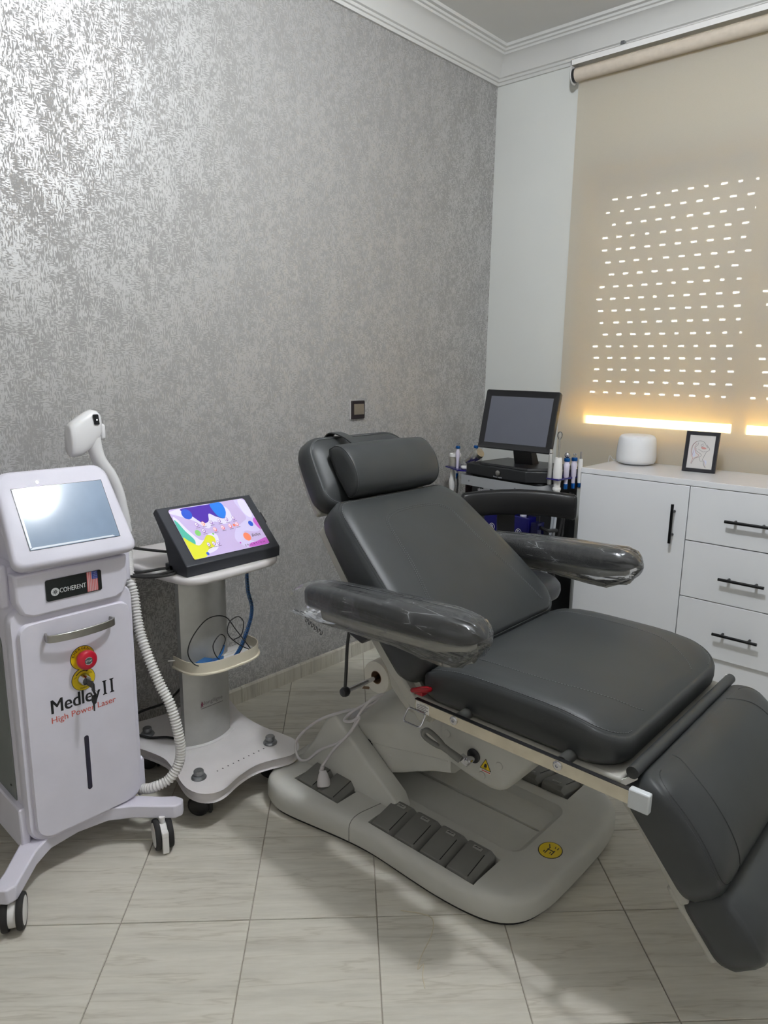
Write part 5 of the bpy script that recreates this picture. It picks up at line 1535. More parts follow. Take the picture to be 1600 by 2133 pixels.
ic_w = ('icon_white', (236, 228, 242)); ic_v = ('icon_violet', (138, 96, 176)); ic_r = ('icon_red', (226, 96, 112)); ic_o = ('icon_orange', (238, 150, 104))
icons = [(-0.53, 0.63, ic_v), (-0.36, 0.63, ic_o), (-0.16, 0.63, ic_v), (0.05, 0.63, ic_v), (0.25, 0.63, ic_v), (0.44, 0.63, ic_v), (-0.44, 0.49, ic_v), (-0.16, 0.48, ic_r), (0.05, 0.485, ic_r), (0.25, 0.49, ic_r), (0.44, 0.50, ic_r), (-0.50, 0.22, ic_v), (-0.37, 0.22, ic_v), (-0.26, 0.22, ic_v)]
for v, u, c in icons:
    lay('display_icon', c, [(v + 0.040 * cos(t), u + 0.043 * sin(t)) for t in [2 * pi * k / 16 for k in range(16)]], 5)
    lay('display_icon', ic_w, [(v + 0.030 * cos(t) - 0.003, u + 0.033 * sin(t) + 0.004) for t in [2 * pi * k / 16 for k in range(16)]], 6)
    lay('display_icon', c, [(v - 0.010, u - 0.015), (v + 0.014, u), (v - 0.010, u + 0.017)], 7)
    lay('display_caption', ('caption', (96, 76, 116)), [(v - 0.05, u - 0.068), (v + 0.05, u - 0.068), (v + 0.05, u - 0.060), (v - 0.05, u - 0.060)], 5)
dk = em('dark_text', (44, 34, 62), 0.4)
def tpos(v, u): return tp(v * SW, SH0 + u * (SH1 - SH0), 0.0022)
text('display_lettering', 'Ballet', dk, dsp, tpos(0.77, 0.225), Y, tu, fitw=0.034, ext=0.0009, shear=0.35)
text('display_lettering', 'E P I L A T I O N', dk, dsp, tpos(0.62, 0.058), Y, tu, fitw=0.073, ext=0.0009)
# leads leaving the back of the console
for pts in ([(0.34, -2.06, 0.755), (0.31, -2.10, 0.762), (0.25, -2.14, 0.765), (0.16, -2.19, 0.75)],
            [(0.35, -2.03, 0.708), (0.345, -2.09, 0.712), (0.33, -2.15, 0.712), (0.28, -2.20, 0.716)],
            [(0.36, -2.03, 0.706), (0.372, -2.085, 0.706), (0.36, -2.14, 0.706), (0.31, -2.20, 0.712)],
            [(0.37, -2.05, 0.7055), (0.395, -2.090, 0.7055), (0.375, -2.145, 0.706), (0.32, -2.20, 0.71)]):
    MB().tube(catmull(pts, 8), 0.0040, 8).build('lead', rubber, tc_, smooth=60)

# cable with blue connectors lying in the tray
bt = thing('coiled_cable', 'thin black cable loops with blue clips lying in the trolley tray', 'cable', (0.375, TYC, tz - 0.02))
bl_m = mat('blue_clip_plastic', (34, 96, 158), 0.35, var=0.12, vscale=60)
zf = tz - 0.027
MB().tube(catmull([(0.405, TYC - 0.040, zf + 0.012), (0.400, TYC - 0.085, zf + 0.03), (0.39, TYC - 0.100, zf + 0.07), (0.385, TYC - 0.075, zf + 0.115), (0.38, TYC - 0.02, zf + 0.150), (0.38, TYC + 0.04, zf + 0.140), (0.385, TYC + 0.075, zf + 0.09), (0.392, TYC + 0.110, zf + 0.035), (0.395, TYC + 0.125, zf + 0.010)], 8), 0.0017, 6).build('wire', rubber, bt, smooth=60)
MB().tube(catmull([(0.395, TYC + 0.125, zf + 0.010), (0.40, TYC + 0.075, zf + 0.045), (0.40, TYC + 0.035, zf + 0.09), (0.395, TYC + 0.045, zf + 0.125), (0.385, TYC + 0.085, zf + 0.13), (0.375, TYC + 0.112, zf + 0.10), (0.370, TYC + 0.105, zf + 0.06), (0.365, TYC + 0.08, zf + 0.05)], 8), 0.0017, 6).build('wire', rubber, bt, smooth=60)
MB().tube(catmull([(0.41, TYC + 0.02, zf + 0.008), (0.405, TYC - 0.01, zf + 0.03), (0.40, TYC - 0.02, zf + 0.07), (0.395, TYC + 0.01, zf + 0.095), (0.395, TYC + 0.028, zf + 0.075), (0.40, TYC + 0.005, zf + 0.04), (0.405, TYC - 0.02, zf + 0.012)], 8), 0.0016, 6).build('wire', rubber, bt, smooth=60)
cl2 = MB()
cl2.obox((0.386, TYC - 0.045, zf + 0.014), V((0.013, 0.006, 0)), V((-0.008, 0.022, 0.0)), V((0, 0, 0.013)))
cl2.obox((0.392, TYC - 0.008, zf + 0.012), V((0.008, -0.010, 0)), V((0.010, 0.020, 0.004)), V((0, 0, 0.010)))
cl2.obox((0.386, TYC - 0.050, zf + 0.018), V((0.008, 0.0, 0.003)), V((0, 0.010, 0.0)), V((0, 0, 0.005)))
cl2.build('connector_clip', bl_m, bt, bev=0.003)
cl3 = MB(); cl3.tube([(0.405, TYC - 0.015, zf + 0.02), (0.40, TYC + 0.012, zf + 0.04), (0.395, TYC + 0.022, zf + 0.058)], 0.0035, 8)
cl3.build('blue_sleeve', bl_m, bt)
# spiral-bound lead hanging from the shelf to the tray
sl = thing('hanging_lead', 'black lead with blue spiral wrap hanging from the trolley shelf', 'cable', (0.34, -1.84, tz))
hp_ = catmull([(0.36, -1.800, 0.676), (0.36, -1.802, 0.63), (0.362, -1.800, 0.58), (0.365, -1.790, 0.53), (0.37, -1.800, 0.49), (0.375, -1.822, 0.45), (0.375, -1.842, 0.412), (0.37, -1.86, 0.385)], 8)
MB().tube(hp_, 0.0038, 8).build('lead', rubber, sl, smooth=60)
spn = MB(); sp_pts = []
fin = catmull([V((p.x + 0.002, p.y - 0.004 - 0.010 * max(0, 0.5 - p.z) * 5, p.z)) for p in hp_], 14)
for i, p in enumerate(fin):
    a = i * 0.55
    sp_pts.append(p + V((0.0050 * cos(a), 0.0050 * sin(a), 0)))
spn.tube(sp_pts, 0.0012, 5)
spn.build('spiral_wrap', bl_m, sl, smooth=60)
MB().tube([(0.34, -1.87, 0.645), (0.345, -1.835, 0.676)], 0.0018, 6).build('thin_wire', rubber, sl)
# black mains leads on the trolley base and along the skirting
bc = thing('mains_lead', 'black mains lead running over the trolley base towards the skirting', 'cable', (0.2, -2.05, 0.12))
MB().tube(catmull([(0.30, -2.01, 0.124), (0.24, -2.035, 0.126), (0.20, -2.075, 0.126), (0.15, -2.10, 0.125), (0.10, -2.16, 0.112), (0.07, -2.20, 0.05), (0.06, -2.26, 0.006)], 8), 0.004, 8).build('lead', rubber, bc, smooth=60)
MB().tube(catmull([(0.262, -1.98, 0.30), (0.20, -1.98, 0.24), (0.14, -1.99, 0.19), (0.05, -2.03, 0.14), (0.03, -2.09, 0.10), (0.03, -2.2, 0.09), (0.03, -2.35, 0.03)], 8), 0.004, 8).build('lead', rubber, bc, smooth=60)
# ============================================================ FACIAL MACHINE IN THE CORNER
MR = radians(-5)
FM = V((0.490, -0.392, 0))
def W2L(p): return Matrix.Rotation(-MR, 3, 'Z') @ (V(p) - FM)
fm = thing('facial_machine', 'black facial machine with silver band and blue bottles in the corner', 'facial machine', FM, MR, local=True)
blk = mat('black_powder_metal', (30, 31, 33), 0.5, var=0.06, bmp=0.1, bscale=900)
# local: front at y=-0.16
MB().prism([(-0.205, 0.15), (-0.205, -0.150), (0.125, -0.165), (0.205, -0.105), (0.205, 0.15)], (0, 0, 0.815), X, Y, Z * 0.047).build('top_box', blk, fm, bev=0.003)
cabm = MB(); cabm.box(-0.185, 0.185, -0.130, 0.14, 0.10, 0.812)
cabm.build('cabinet', blk, fm, bev=0.003)
MB().box(-0.20, 0.20, -0.20, 0.15, 0.07, 0.10).build('bottom_shelf', blk, fm, bev=0.003)
for x in (-0.17, 0.17):
    for y in (-0.16, 0.12):
        castor(fm, x, y, 0.028, 0.075, 0.4, False, black_pl, rubber, black_pl)
# silver band: front with rounded right end
bnd = MB()
bpts = [(-0.215, -0.05), (-0.215, -0.165), (-0.208, -0.176)] + [(-0.10, -0.180), (0.05, -0.185), (0.165, -0.188)] + [(0.180 + 0.030 * sin(radians(a)), -0.158 - 0.030 * cos(radians(a))) for a in (20, 45, 70, 90)] + [(0.210, -0.05)]
rg = []
for i, p in enumerate(bpts):
    a = V((bpts[max(i - 1, 0)][0], bpts[max(i - 1, 0)][1], 0)); b = V((bpts[min(i + 1, len(bpts) - 1)][0], bpts[min(i + 1, len(bpts) - 1)][1], 0))
    t = (b - a).normalized(); nn = V((t.y, -t.x, 0)); q = V((p[0], p[1], 0))
    rg.append([q + Z * 0.770, q + nn * 0.003 + Z * 0.770, q + nn * 0.003 + Z * 0.813, q + Z * 0.813])
bnd.loft(rg)
band = bnd.build('silver_band', mat('silver_paint', (176, 178, 182), 0.42, metal=0.35, var=0.03), fm, smooth=40)
for x, y in ((-0.160, -0.1805), (0.095, -0.189)):
    MB().lathe([(0.0042, 0), (0.0038, 0.002), (0, 0.0024)], (x, y, 0.790), (0, -1, 0), 12).build('band_screw', chrome, band)
MB().lathe([(0.0115, 0), (0.0115, 0.004), (0.0085, 0.006), (0, 0.006)], (-0.020, -0.159, 0.838), (0, -1, 0), 20).build('power_button', steel, fm)
wht = mat('white_print', (222, 222, 226), 0.5)
text('panel_lettering', 'Power supply', wht, fm, (-0.020, -0.1585, 0.8205), X, Z, fitw=0.046, ext=0.0016)
text('panel_lettering', 'skin', wht, fm, (-0.135, -0.130, 0.748), X, Z, fitw=0.030, ext=0.0008, bold=0.02)
MB().lathe([(0.020, 0), (0.020, 0.001), (0.0, 0.001)], (-0.10, -0.130, 0.747), (0, -1, 0), 24).build('panel_emblem', mat('grey_print_disc', (150, 150, 152), 0.5), fm)
for cx in (-0.015, 0.085):
    for k in range(7):
        a = radians(20 + 140 * k / 6)
        MB().lathe([(0.0018, 0), (0.0018, 0.001), (0, 0.001)], (cx + 0.026 * cos(a), -0.130, 0.735 + 0.026 * sin(a)), (0, -1, 0), 8).build('dial_mark', wht, fm)
    MB().lathe([(0.015, 0), (0.014, 0.012), (0, 0.012)], (cx, -0.130, 0.733), (0, -1, 0), 20).build('dial_knob', black_pl, fm)
# dark blue bottles held in a rack on the front
navy = mat('navy_glossy_acrylic', (16, 14, 92), 0.12, var=0.05)
def bottle(x, letter, sib):
    b = thing('solution_bottle', 'navy blue solution bottle marked with a circled letter %s' % letter, 'bottle', FM + Matrix.Rotation(MR, 3, 'Z') @ V((x, -0.158, 0.515)), MR, 'navy solution bottles on the facial machine', local=True)
    MB().prism([(p[0], p[1]) for p in rrect(0.096, 0.056, 0.006, 4)], (0, 0, 0.0), X, Y, Z * 0.160).build('body', navy, b, bev=0.003)
    MB().lathe([(0.014, 0), (0.014, 0.012), (0.013, 0.013), (0, 0.013)], (0, 0, 0.160), Z, 20).build('cap', wht, b)
    ring_o, ring_i = circ(0.0145, 28), circ(0.0125, 28)
    rm = MB(); rm.loft([[V((p[0], -0.0282, 0.095 + p[1])) for p in ring_o], [V((p[0], -0.0288, 0.095 + p[1])) for p in ring_o], [V((p[0], -0.0288, 0.095 + p[1])) for p in ring_i], [V((p[0], -0.0282, 0.095 + p[1])) for p in ring_i]], False, False)
    rm.build('letter_ring', wht, b)
    text('letter', letter, wht, b, (0, -0.0282, 0.095), X, Z, fith=0.0155, fitw=0.012, ext=0.0008, bold=0.02)
bottle(-0.018, 'B', 0)
bottle(0.122, 'D', 1)
MB().box(-0.115, 0.215, -0.19, -0.13, 0.500, 0.513).build('bottle_rack', blk, fm, bev=0.002)
# tinted side compartment at the right
MB().box(0.178, 0.212, -0.182, -0.135, 0.515, 0.660).build('tinted_reservoir', mat_glass('navy_tinted_acrylic', (0.03, 0.03, 0.30), 0.35), fm, bev=0.002)
# handpiece racks (indigo acrylic)
indigo = mat('indigo_acrylic', (34, 26, 110), 0.15, var=0.05)
mauve = mat_glass('mauve_tinted_acrylic', (0.55, 0.36, 0.42), 0.35, 0.1)
rl = MB(); rl.prism([W2L(q)[:2] for q in [(0.285, -0.36, 0), (0.285, -0.50, 0), (0.215, -0.515, 0), (0.105, -0.455, 0), (0.10, -0.40, 0), (0.12, -0.36, 0)]], (0, 0, 0.818), X, Y, Z * 0.006)
rl.build('handpiece_rack', indigo, fm)
MB().box(-0.275, -0.270, -0.07, 0.06, 0.55, 0.81).build('rack_panel', mauve, fm)
rr4 = MB(); rr4.prism([(0.205, 0.04), (0.205, -0.13), (0.262, -0.13), (0.262, 0.04)], (0, 0, 0.838), X, Y, Z * 0.006)
rr4.build('handpiece_rack', indigo, fm)
rackring = []
def L2W(p): return FM + Matrix.Rotation(MR, 3, 'Z') @ V(p)
# hoses of the machine at the right-hand side
hz = mat('grey_silicone_hose', (168, 172, 178), 0.35, var=0.05)
def hose_part(pts, r, m): MB().tube(catmull(pts, 8), r, 8).build('hose', m, fm, smooth=60)
hose_part([(0.225, -0.085, 0.80), (0.222, -0.09, 0.70), (0.220, -0.10, 0.60), (0.205, -0.12, 0.50), (0.21, -0.11, 0.35), (0.215, -0.05, 0.12)], 0.0065, hz)
hose_part([(0.240, -0.09, 0.79), (0.240, -0.10, 0.68), (0.238, -0.11, 0.58), (0.228, -0.13, 0.48), (0.235, -0.12, 0.33), (0.20, -0.05, 0.12)], 0.0065, hz)
hose_part([(0.252, -0.06, 0.78), (0.252, -0.07, 0.66), (0.246, -0.09, 0.56), (0.250, -0.10, 0.45), (0.235, -0.09, 0.30), (0.21, -0.02, 0.12)], 0.006, rubber)
hose_part([(0.258, -0.03, 0.78), (0.248, -0.05, 0.66), (0.255, -0.07, 0.54), (0.240, -0.10, 0.40), (0.25, -0.12, 0.28), (0.215, -0.04, 0.12)], 0.005, rubber)
hose_part([(0.23, -0.14, 0.50), (0.245, -0.14, 0.40), (0.225, -0.15, 0.30), (0.24, -0.13, 0.16)], 0.004, hz)
for z in (0.645, 0.60):
    MB().tube([(0.19, -0.13, z), (0.215, -0.16, z - 0.006), (0.24, -0.15, z - 0.014), (0.25, -0.10, z - 0.018)], 0.008, 8).build('cable_clip', black_pl, fm)
hose_part([(0.20, -0.14, 0.64), (0.198, -0.15, 0.58), (0.202, -0.15, 0.52)], 0.003, rubber)
# lead of the left rack
hose_part([W2L(q) for q in [(0.190, -0.478, 0.80), (0.198, -0.482, 0.74), (0.192, -0.49, 0.67), (0.178, -0.485, 0.60), (0.23, -0.44, 0.30)]], 0.0045, rubber)

# loose handpieces: each a thing of its own, resting in the racks
def handle(name, label, cat, p, prof, m, extra=None, group=None, tilt=(0, 0, 1)):
    w = L2W(p)
    t = thing(name, label, cat, w, 0, group, local=True)
    MB().lathe(prof, (0, 0, 0), tilt, 20).build('body', m, t, smooth=45)
    if extra: extra(t)
    return t
def collar(t, z0, z1, r, m=blue_al, name='collar'): return MB().lathe([(r * 0.92, z0), (r, z0 + 0.002), (r, z1 - 0.002), (r * 0.92, z1)], (0, 0, 0), Z, 22).build(name, m, t, smooth=40)
lav = mat('pale_lavender_plastic', (214, 208, 226), 0.4, var=0.04)
def tips(t, z, n=2):
    for k in range(n):
        a = 2 * pi * k / n + 0.4
        MB().tube([(0.004 * cos(a), 0.004 * sin(a), z), (0.005 * cos(a), 0.005 * sin(a), z + 0.012)], 0.0016, 8).build('electrode', chrome, t)
        MB().ball((0.005 * cos(a), 0.005 * sin(a), z + 0.014), 0.0032, 10).build('electrode', chrome, t)
# left rack
jar_m = mat('silver_jar', (196, 192, 178), 0.3, metal=0.4, var=0.12, vscale=90)
jr = thing('cream_jar', 'small silver jar with white lid on the left rack', 'jar', V((0.147, -0.438, 0.8242)), 0, local=True)
MB().lathe([(0.025, 0), (0.027, 0.003), (0.027, 0.042), (0.024, 0.045), (0, 0.045)], (0, 0, 0), Z, 28).build('body', jar_m, jr, smooth=40)
MB().lathe([(0.0275, 0.0455), (0.0275, 0.058), (0.025, 0.061), (0, 0.0615)], (0, 0, 0), Z, 28).build('lid', white_mat, jr, smooth=40)
def ex1(t): collar(t, 0.088, 0.100, 0.0105); tips(t, 0.100); collar(t, -0.05, -0.025, 0.006)
handle('blue_collar_handpiece', 'slim lavender handpiece with blue collar standing beside the silver jar', 'handpiece', W2L((0.190, -0.478, 0.826)), [(0.005, -0.03), (0.006, 0.0), (0.0065, 0.03), (0.010, 0.055), (0.010, 0.070), (0.007, 0.080), (0.007, 0.09)], lav, ex1)
gt = thing('silver_gun_handpiece', 'tilted silver applicator gun with blue collar left of the monitor', 'handpiece', V((0.243, -0.425, 0.876)), 0, local=True)
gax = V((0.80, -0.12, 0.52)).normalized()
MB().lathe([(0.010, -0.052), (0.0125, -0.050), (0.0125, -0.028), (0.015, -0.022), (0.022, -0.004), (0.024, 0.008), (0.025, 0.012), (0.025, 0.040), (0.022, 0.046), (0, 0.047)], (0, 0, 0), gax, 26).build('body', mat('silver_cast', (196, 194, 188), 0.25, metal=0.85, var=0.1, vscale=80), gt, smooth=35)
MB().lathe([(0.0095, 0), (0.0105, 0.002), (0.0105, 0.010), (0.0095, 0.012), (0, 0.012)], (0.010, 0, 0.042), Z, 20).build('collar', blue_al, gt, smooth=40)
for s in (-1, 1):
    MB().tube([(0.010 + 0.004 * s, 0, 0.054), (0.010 + 0.004 * s, 0, 0.066)], 0.0016, 8).build('electrode', chrome, gt)
    MB().ball((0.010 + 0.004 * s, 0, 0.068), 0.0034, 10).build('electrode', chrome, gt)
MB().tube([(-0.02, 0.0, -0.015), (0.0, 0.0, -0.038)], 0.006, 12).build('stem', steel, gt)
dsk = thing('round_applicator', 'round white applicator pad lying on the left rack edge', 'applicator', V((0.232, -0.476, 0.8242)), 0, local=True)
MB().lathe([(0.015, 0), (0.019, 0.004), (0.0205, 0.011), (0.018, 0.015), (0, 0.016)], (0, 0, 0), Z, 28).build('pad', white_mat, dsk, smooth=50)
hg = thing('hanging_applicator', 'white paddle-shaped applicator hanging below the left rack', 'applicator', V((0.150, -0.460, 0.697)), 0, local=True)
MB().lathe([(0.005, -0.03), (0.006, 0.0), (0.011, 0.014), (0.0155, 0.045), (0.0155, 0.06), (0.011, 0.085), (0.009, 0.11), (0.010, 0.116)], (0, 0, 0), Z, 20).build('body', white_mat, hg, smooth=50)
for k in range(4): MB().lathe([(0.0065, 0), (0.0065, 0.003)], (0, 0, -0.03 + 0.008 * k), Z, 16).build('strain_relief', white_mat, hg)
# right rack
def ex2(t): collar(t, 0.096, 0.100, 0.0085, chrome)
handle('silver_pen', 'slender silver pen standing at the left end of the right rack', 'pen', (0.212, -0.118, 0.846), [(0.0075, -0.03), (0.009, -0.028), (0.0095, 0.0), (0.009, 0.05), (0.0075, 0.097), (0.006, 0.100), (0.006, 0.113), (0.0, 0.114)], satin, ex2)
def ex3(t):
    gm = mat_glass('clear_glass', (0.97, 0.98, 1.0), 0.16, 0.04)
    MB().lathe([(0.0035, 0.085), (0.0035, 0.155), (0.006, 0.160), (0.0095, 0.168), (0.0105, 0.176), (0.0085, 0.184), (0.004, 0.188), (0, 0.189)], (0, 0, 0), Z, 20).build('glass_electrode', gm, t, smooth=60)
    for k in range(4): MB().lathe([(0.016 - 0.001 * k, 0), (0.0175 - 0.001 * k, 0.006), (0.016 - 0.001 * k, 0.012)], (0, 0, -0.05 - 0.018 * k), Z, 20).build('grip_ring', white_mat, t, smooth=50)
handle('glass_tip_wand', 'thick white wand topped by a clear glass bulb electrode', 'wand', (0.240, -0.105, 0.844), [(0.013, -0.115), (0.014, -0.02), (0.0185, 0.0), (0.0185, 0.03), (0.015, 0.075), (0.013, 0.084), (0.0, 0.085)], white_mat, ex3)
for k, (x, y, lab) in enumerate(((0.253, -0.062, 'lavender handpiece with blue collar and steel ball next to the glass-tipped wand'), (0.262, -0.022, 'lavender handpiece with blue collar and small prongs, second from the glass-tipped wand'))):
    def ex4(t, k=k):
        collar(t, 0.062, 0.076, 0.0125); collar(t, -0.052, -0.030, 0.0085)
        if k == 0:
            MB().ball((0, 0, 0.088), 0.012, 14).build('steel_ball', chrome, t)
        else: tips(t, 0.076, 3)
    handle('lavender_handpiece', lab, 'handpiece', (x, y, 0.848), [(0.0075, -0.04), (0.008, -0.005), (0.0105, 0.0), (0.0115, 0.03), (0.0125, 0.050), (0.0095, 0.054), (0.010, 0.065)], lav, ex4, 'lavender handpieces in the right rack')
def ex5(t):
    MB().box(-0.0008, 0.0008, -0.007, 0.007, 0.068, 0.098).build('blade', steel, t)
    collar(t, -0.05, -0.03, 0.008)
handle('spatula_handpiece', 'white handpiece with a flat metal spatula beside the cabinet', 'handpiece', (0.270, 0.012, 0.848), [(0.0075, -0.04), (0.009, 0.0), (0.010, 0.045), (0.009, 0.068), (0, 0.069)], white_mat, ex5)

# ============================================================ MONITOR
mo = thing('touch_monitor', 'black square touch monitor tilted on a flat stand in the corner', 'monitor', (0.50, -0.44, 0.862))
mt = radians(13)
mn = V((0, -cos(mt), sin(mt))); mu = V((0, sin(mt), cos(mt)))
mc_ = V((0.496, -0.478, 1.060))
MWd, MHt = 0.357, 0.256
def mp_(x, u, h): return mc_ + X * x + mu * u + mn * h
bz = MB()
def mring(w, h, r, d): return [mp_(p[0], p[1], d) for p in rrect(w, h, r, 4)]
bz.loft([mring(MWd - 0.06, MHt - 0.06, 0.01, -0.040), mring(MWd - 0.004, MHt - 0.004, 0.008, -0.022), mring(MWd, MHt, 0.008, -0.012), mring(MWd, MHt, 0.008, 0.0), mring(MWd - 0.006, MHt - 0.006, 0.007, 0.003), mring(MWd - 0.052, MHt - 0.052, 0.002, -0.003)])
bz.build('bezel', black_pl, mo, smooth=25)
MB().prism([(p[0], p[1]) for p in rrect(MWd - 0.054, MHt - 0.054, 0.001, 2)], mp_(0, 0, -0.0032), X, mu, mn * 0.0010).build('screen', mat('dark_grey_screen', (96, 98, 108), 0.3, var=0.02), mo)
nk_ = MB(); nk_.loft([[V((0.515 + a, b, 0.869)) for a, b in [(-0.045, -0.445), (0.045, -0.445), (0.045, -0.385), (-0.045, -0.385)]], [V((0.510 + a, b, 0.955)) for a, b in [(-0.045, -0.462), (0.045, -0.462), (0.045, -0.425), (-0.045, -0.425)]], [V((0.505 + a, b, 1.05)) for a, b in [(-0.04, -0.445), (0.04, -0.445), (0.04, -0.415), (-0.04, -0.415)]]])
nk_.build('neck', black_pl, mo, bev=0.004)
sd = MB(); sd.loft([[V((x, y, z)) for x, y, z in [(0.335, -0.520, 0.8625), (0.60, -0.548, 0.8625), (0.690, -0.47, 0.8625), (0.68, -0.34, 0.8625), (0.37, -0.33, 0.8625)]], [V((x, y, z)) for x, y, z in [(0.338, -0.517, 0.8715), (0.598, -0.544, 0.8715), (0.686, -0.468, 0.8745), (0.676, -0.343, 0.8775), (0.373, -0.333, 0.8775)]]])
sd.build('stand', black_pl, mo, bev=0.002)

# ============================================================ STOOL
st_ = thing('salon_stool', 'black leather stool with a curved back between chair and machine', 'stool', (0.77, -0.85, 0))
SBC, SBD, SBN = V((0.68, -0.75, 0)), V((0.741, 0.671, 0)), V((0.671, -0.741, 0))
bk = MB(); rgs = []
TT = [-1.0, -0.995, -0.98, -0.95, -0.85, -0.6, -0.3, 0.0, 0.3, 0.6, 0.85, 0.95, 0.98, 0.995, 1.0]
for i, t in enumerate(TT):
    q_ = SBC + SBD * (0.222 * t) + SBN * (0.03 * t * t)
    z = 0.772 - 0.014 * t * t
    e = 0.050 * {1.0: 0.70, 0.995: 0.86, 0.98: 0.95}.get(abs(t), 1.0)
    w = 0.023 * {1.0: 0.45, 0.995: 0.72, 0.98: 0.9}.get(abs(t), 1.0)
    rgs.append([q_ + SBN * (w * math.copysign(abs(cos(a)) ** 0.7, cos(a))) + V((0, 0, z + e * math.copysign(abs(sin(a)) ** 0.7, sin(a)))) for a in [2 * pi * k / 16 for k in range(16)]])
bk.loft(rgs)
bko = bk.build('backrest', black_leather, st_, smooth=60)
for i in (3, 11): piping(rgs[i], 'backrest_piping', bko, 0.0016, black_leather)
MB().ribbon(catmull([(0.643, -0.768, 0.75), (0.640, -0.761, 0.66), (0.655, -0.77, 0.56), (0.70, -0.80, 0.487)], 6), SBD, 0.034, 0.012).build('back_support', black_leather, st_, smooth=60)
se = MB(); srg = []
sc = V((0.790, -0.880, 0))
for rr0, z in [(0.085, 0.445), (0.12, 0.450), (0.142, 0.464), (0.148, 0.482), (0.146, 0.502), (0.135, 0.516), (0.10, 0.524), (0.02, 0.526)]:
    srg.append([V((sc.x + rr0 * cos(a), sc.y + rr0 * sin(a), z)) for a in [2 * pi * k / 36 for k in range(36)]])
se.loft(srg); se.build('seat', mat('dark_grey_leather', (52, 53, 55), 0.35, bmp=0.1, bscale=500), st_, smooth=60)
MB().lathe([(0.026, 0.10), (0.026, 0.28), (0.018, 0.285), (0.018, 0.445)], sc, Z, 20).build('gas_lift', chrome, st_)
for k in range(5):
    a = 2 * pi * k / 5 + 0.3
    d = V((cos(a), sin(a), 0))
    MB().tube([sc + Z * 0.105, sc + d * 0.12 + Z * 0.095, sc + d * 0.20 + Z * 0.072], [0.020, 0.015, 0.012], 10).build('leg', chrome, st_)
    castor(st_, (sc + d * 0.20).x, (sc + d * 0.20).y, 0.027, 0.075, a + 0.9, False, black_pl, rubber, black_pl)

# ============================================================ WHITE CABINET
CX0, CX1, CXe, CYF, CYB, CZT = 0.772, 1.211, 2.095, -0.416, -0.062, 0.884
cb_ = thing('white_sideboard', 'glossy white sideboard with black bar handles under the window', 'sideboard', (1.43, -0.235, 0))
MB().box(CX0 + 0.002, CXe, CYF + 0.020, CYB, 0.09, 0.862).build('carcass', white_lac, cb_)
MB().box(CX0, CXe + 0.002, CYF - 0.001, CYB, 0.862, CZT).build('worktop', white_lac, cb_, bev=0.0015)
MB().box(CX0 + 0.03, CXe - 0.03, CYF + 0.022, CYB - 0.02, 0.0, 0.098).build('plinth', white_lac, cb_)
gp_ = 0.0016
MB().box(CX1 + 0.001, 1.651, CYF + 0.012, CYF + 0.0205, 0.095, 0.2235).build('fascia', white_lac, cb_)
MB().box(CX0 + 0.004, CXe - 0.004, CYF + 0.019, CYF + 0.021, 0.095, 0.86).build('gap_shade_sheet', mat('gap_shade_grey', (70, 70, 72), 0.7), cb_)  # dark sheet paints in the shade between door and drawer fronts
def bar(parent, c, d, L_):
    c, d = V(c), V(d)
    mb = MB()
    mb.tube([c - d * L_ / 2, c + d * L_ / 2], 0.0056, 14)
    h = mb.build('handle', black_met, parent, smooth=40)
    for s in (-1, 1):
        MB().tube([c + d * (s * L_ * 0.30), c + d * (s * L_ * 0.30) + Y * 0.030], 0.0048, 12).build('handle_post', black_met, parent)
    return h
dr = MB().box(CX0 + gp_, CX1 - gp_, CYF, CYF + 0.018, 0.10, 0.860).build('door', white_lac, cb_, bev=0.0012)
bar(dr, (1.163, CYF - 0.028, 0.7135), Z, 0.150)
dr2 = MB().box(1.652 + gp_, CXe - gp_, CYF, CYF + 0.018, 0.10, 0.860).build('door', white_lac, cb_, bev=0.0012)
bar(dr2, (1.70, CYF - 0.028, 0.7135), Z, 0.150)
for z0, z1, zh in ((0.6575, 0.860, 0.752), (0.4400, 0.6545, 0.537), (0.2230, 0.4370, 0.3265)):
    d_ = MB().box(CX1 + gp_, 1.650 - gp_, CYF, CYF + 0.018, z0, z1).build('drawer', white_lac, cb_, bev=0.0012)
    bar(d_, (1.428, CYF - 0.028, zh), X, 0.154)

# ============================================================ ON THE SIDEBOARD
df = thing('aroma_diffuser', 'white rounded drum-shaped diffuser standing on the white sideboard', 'diffuser', (0.886, -0.150, CZT))
dz = CZT
dfm = mat('matt_white_plastic', (236, 236, 238), 0.5, var=0.02)
MB().lathe([(0.060, dz + 0.004), (0.074, dz + 0.008), (0.080, dz + 0.018), (0.0815, dz + 0.035), (0.0785, dz + 0.085), (0.074, dz + 0.112), (0.067, dz + 0.122), (0.056, dz + 0.1255)], (0.886, -0.150, 0), Z, 48).build('body', dfm, df, smooth=50)
MB().lathe([(0.056, dz + 0.1255), (0.052, dz + 0.1240), (0.030, dz + 0.1225), (0.0, dz + 0.1225)], (0.886, -0.150, 0), Z, 48, caps=False).build('lid', dfm, df, smooth=50)
MB().lathe([(0.050, dz), (0.052, dz + 0.005)], (0.886, -0.150, 0), Z, 32).build('foot_ring', mat('pale_grey_rubber', (170, 170, 172), 0.7), df)
MB().tube(catmull([(0.812, -0.150, dz + 0.010), (0.79, -0.13, dz + 0.003), (0.772, -0.10, dz + 0.003), (0.758, -0.095, dz + 0.004), (0.748, -0.10, dz + 0.018), (0.744, -0.103, dz + 0.006), (0.742, -0.105, dz - 0.04)], 7), 0.0016, 6).build('cord', white_mat, df, smooth=60)
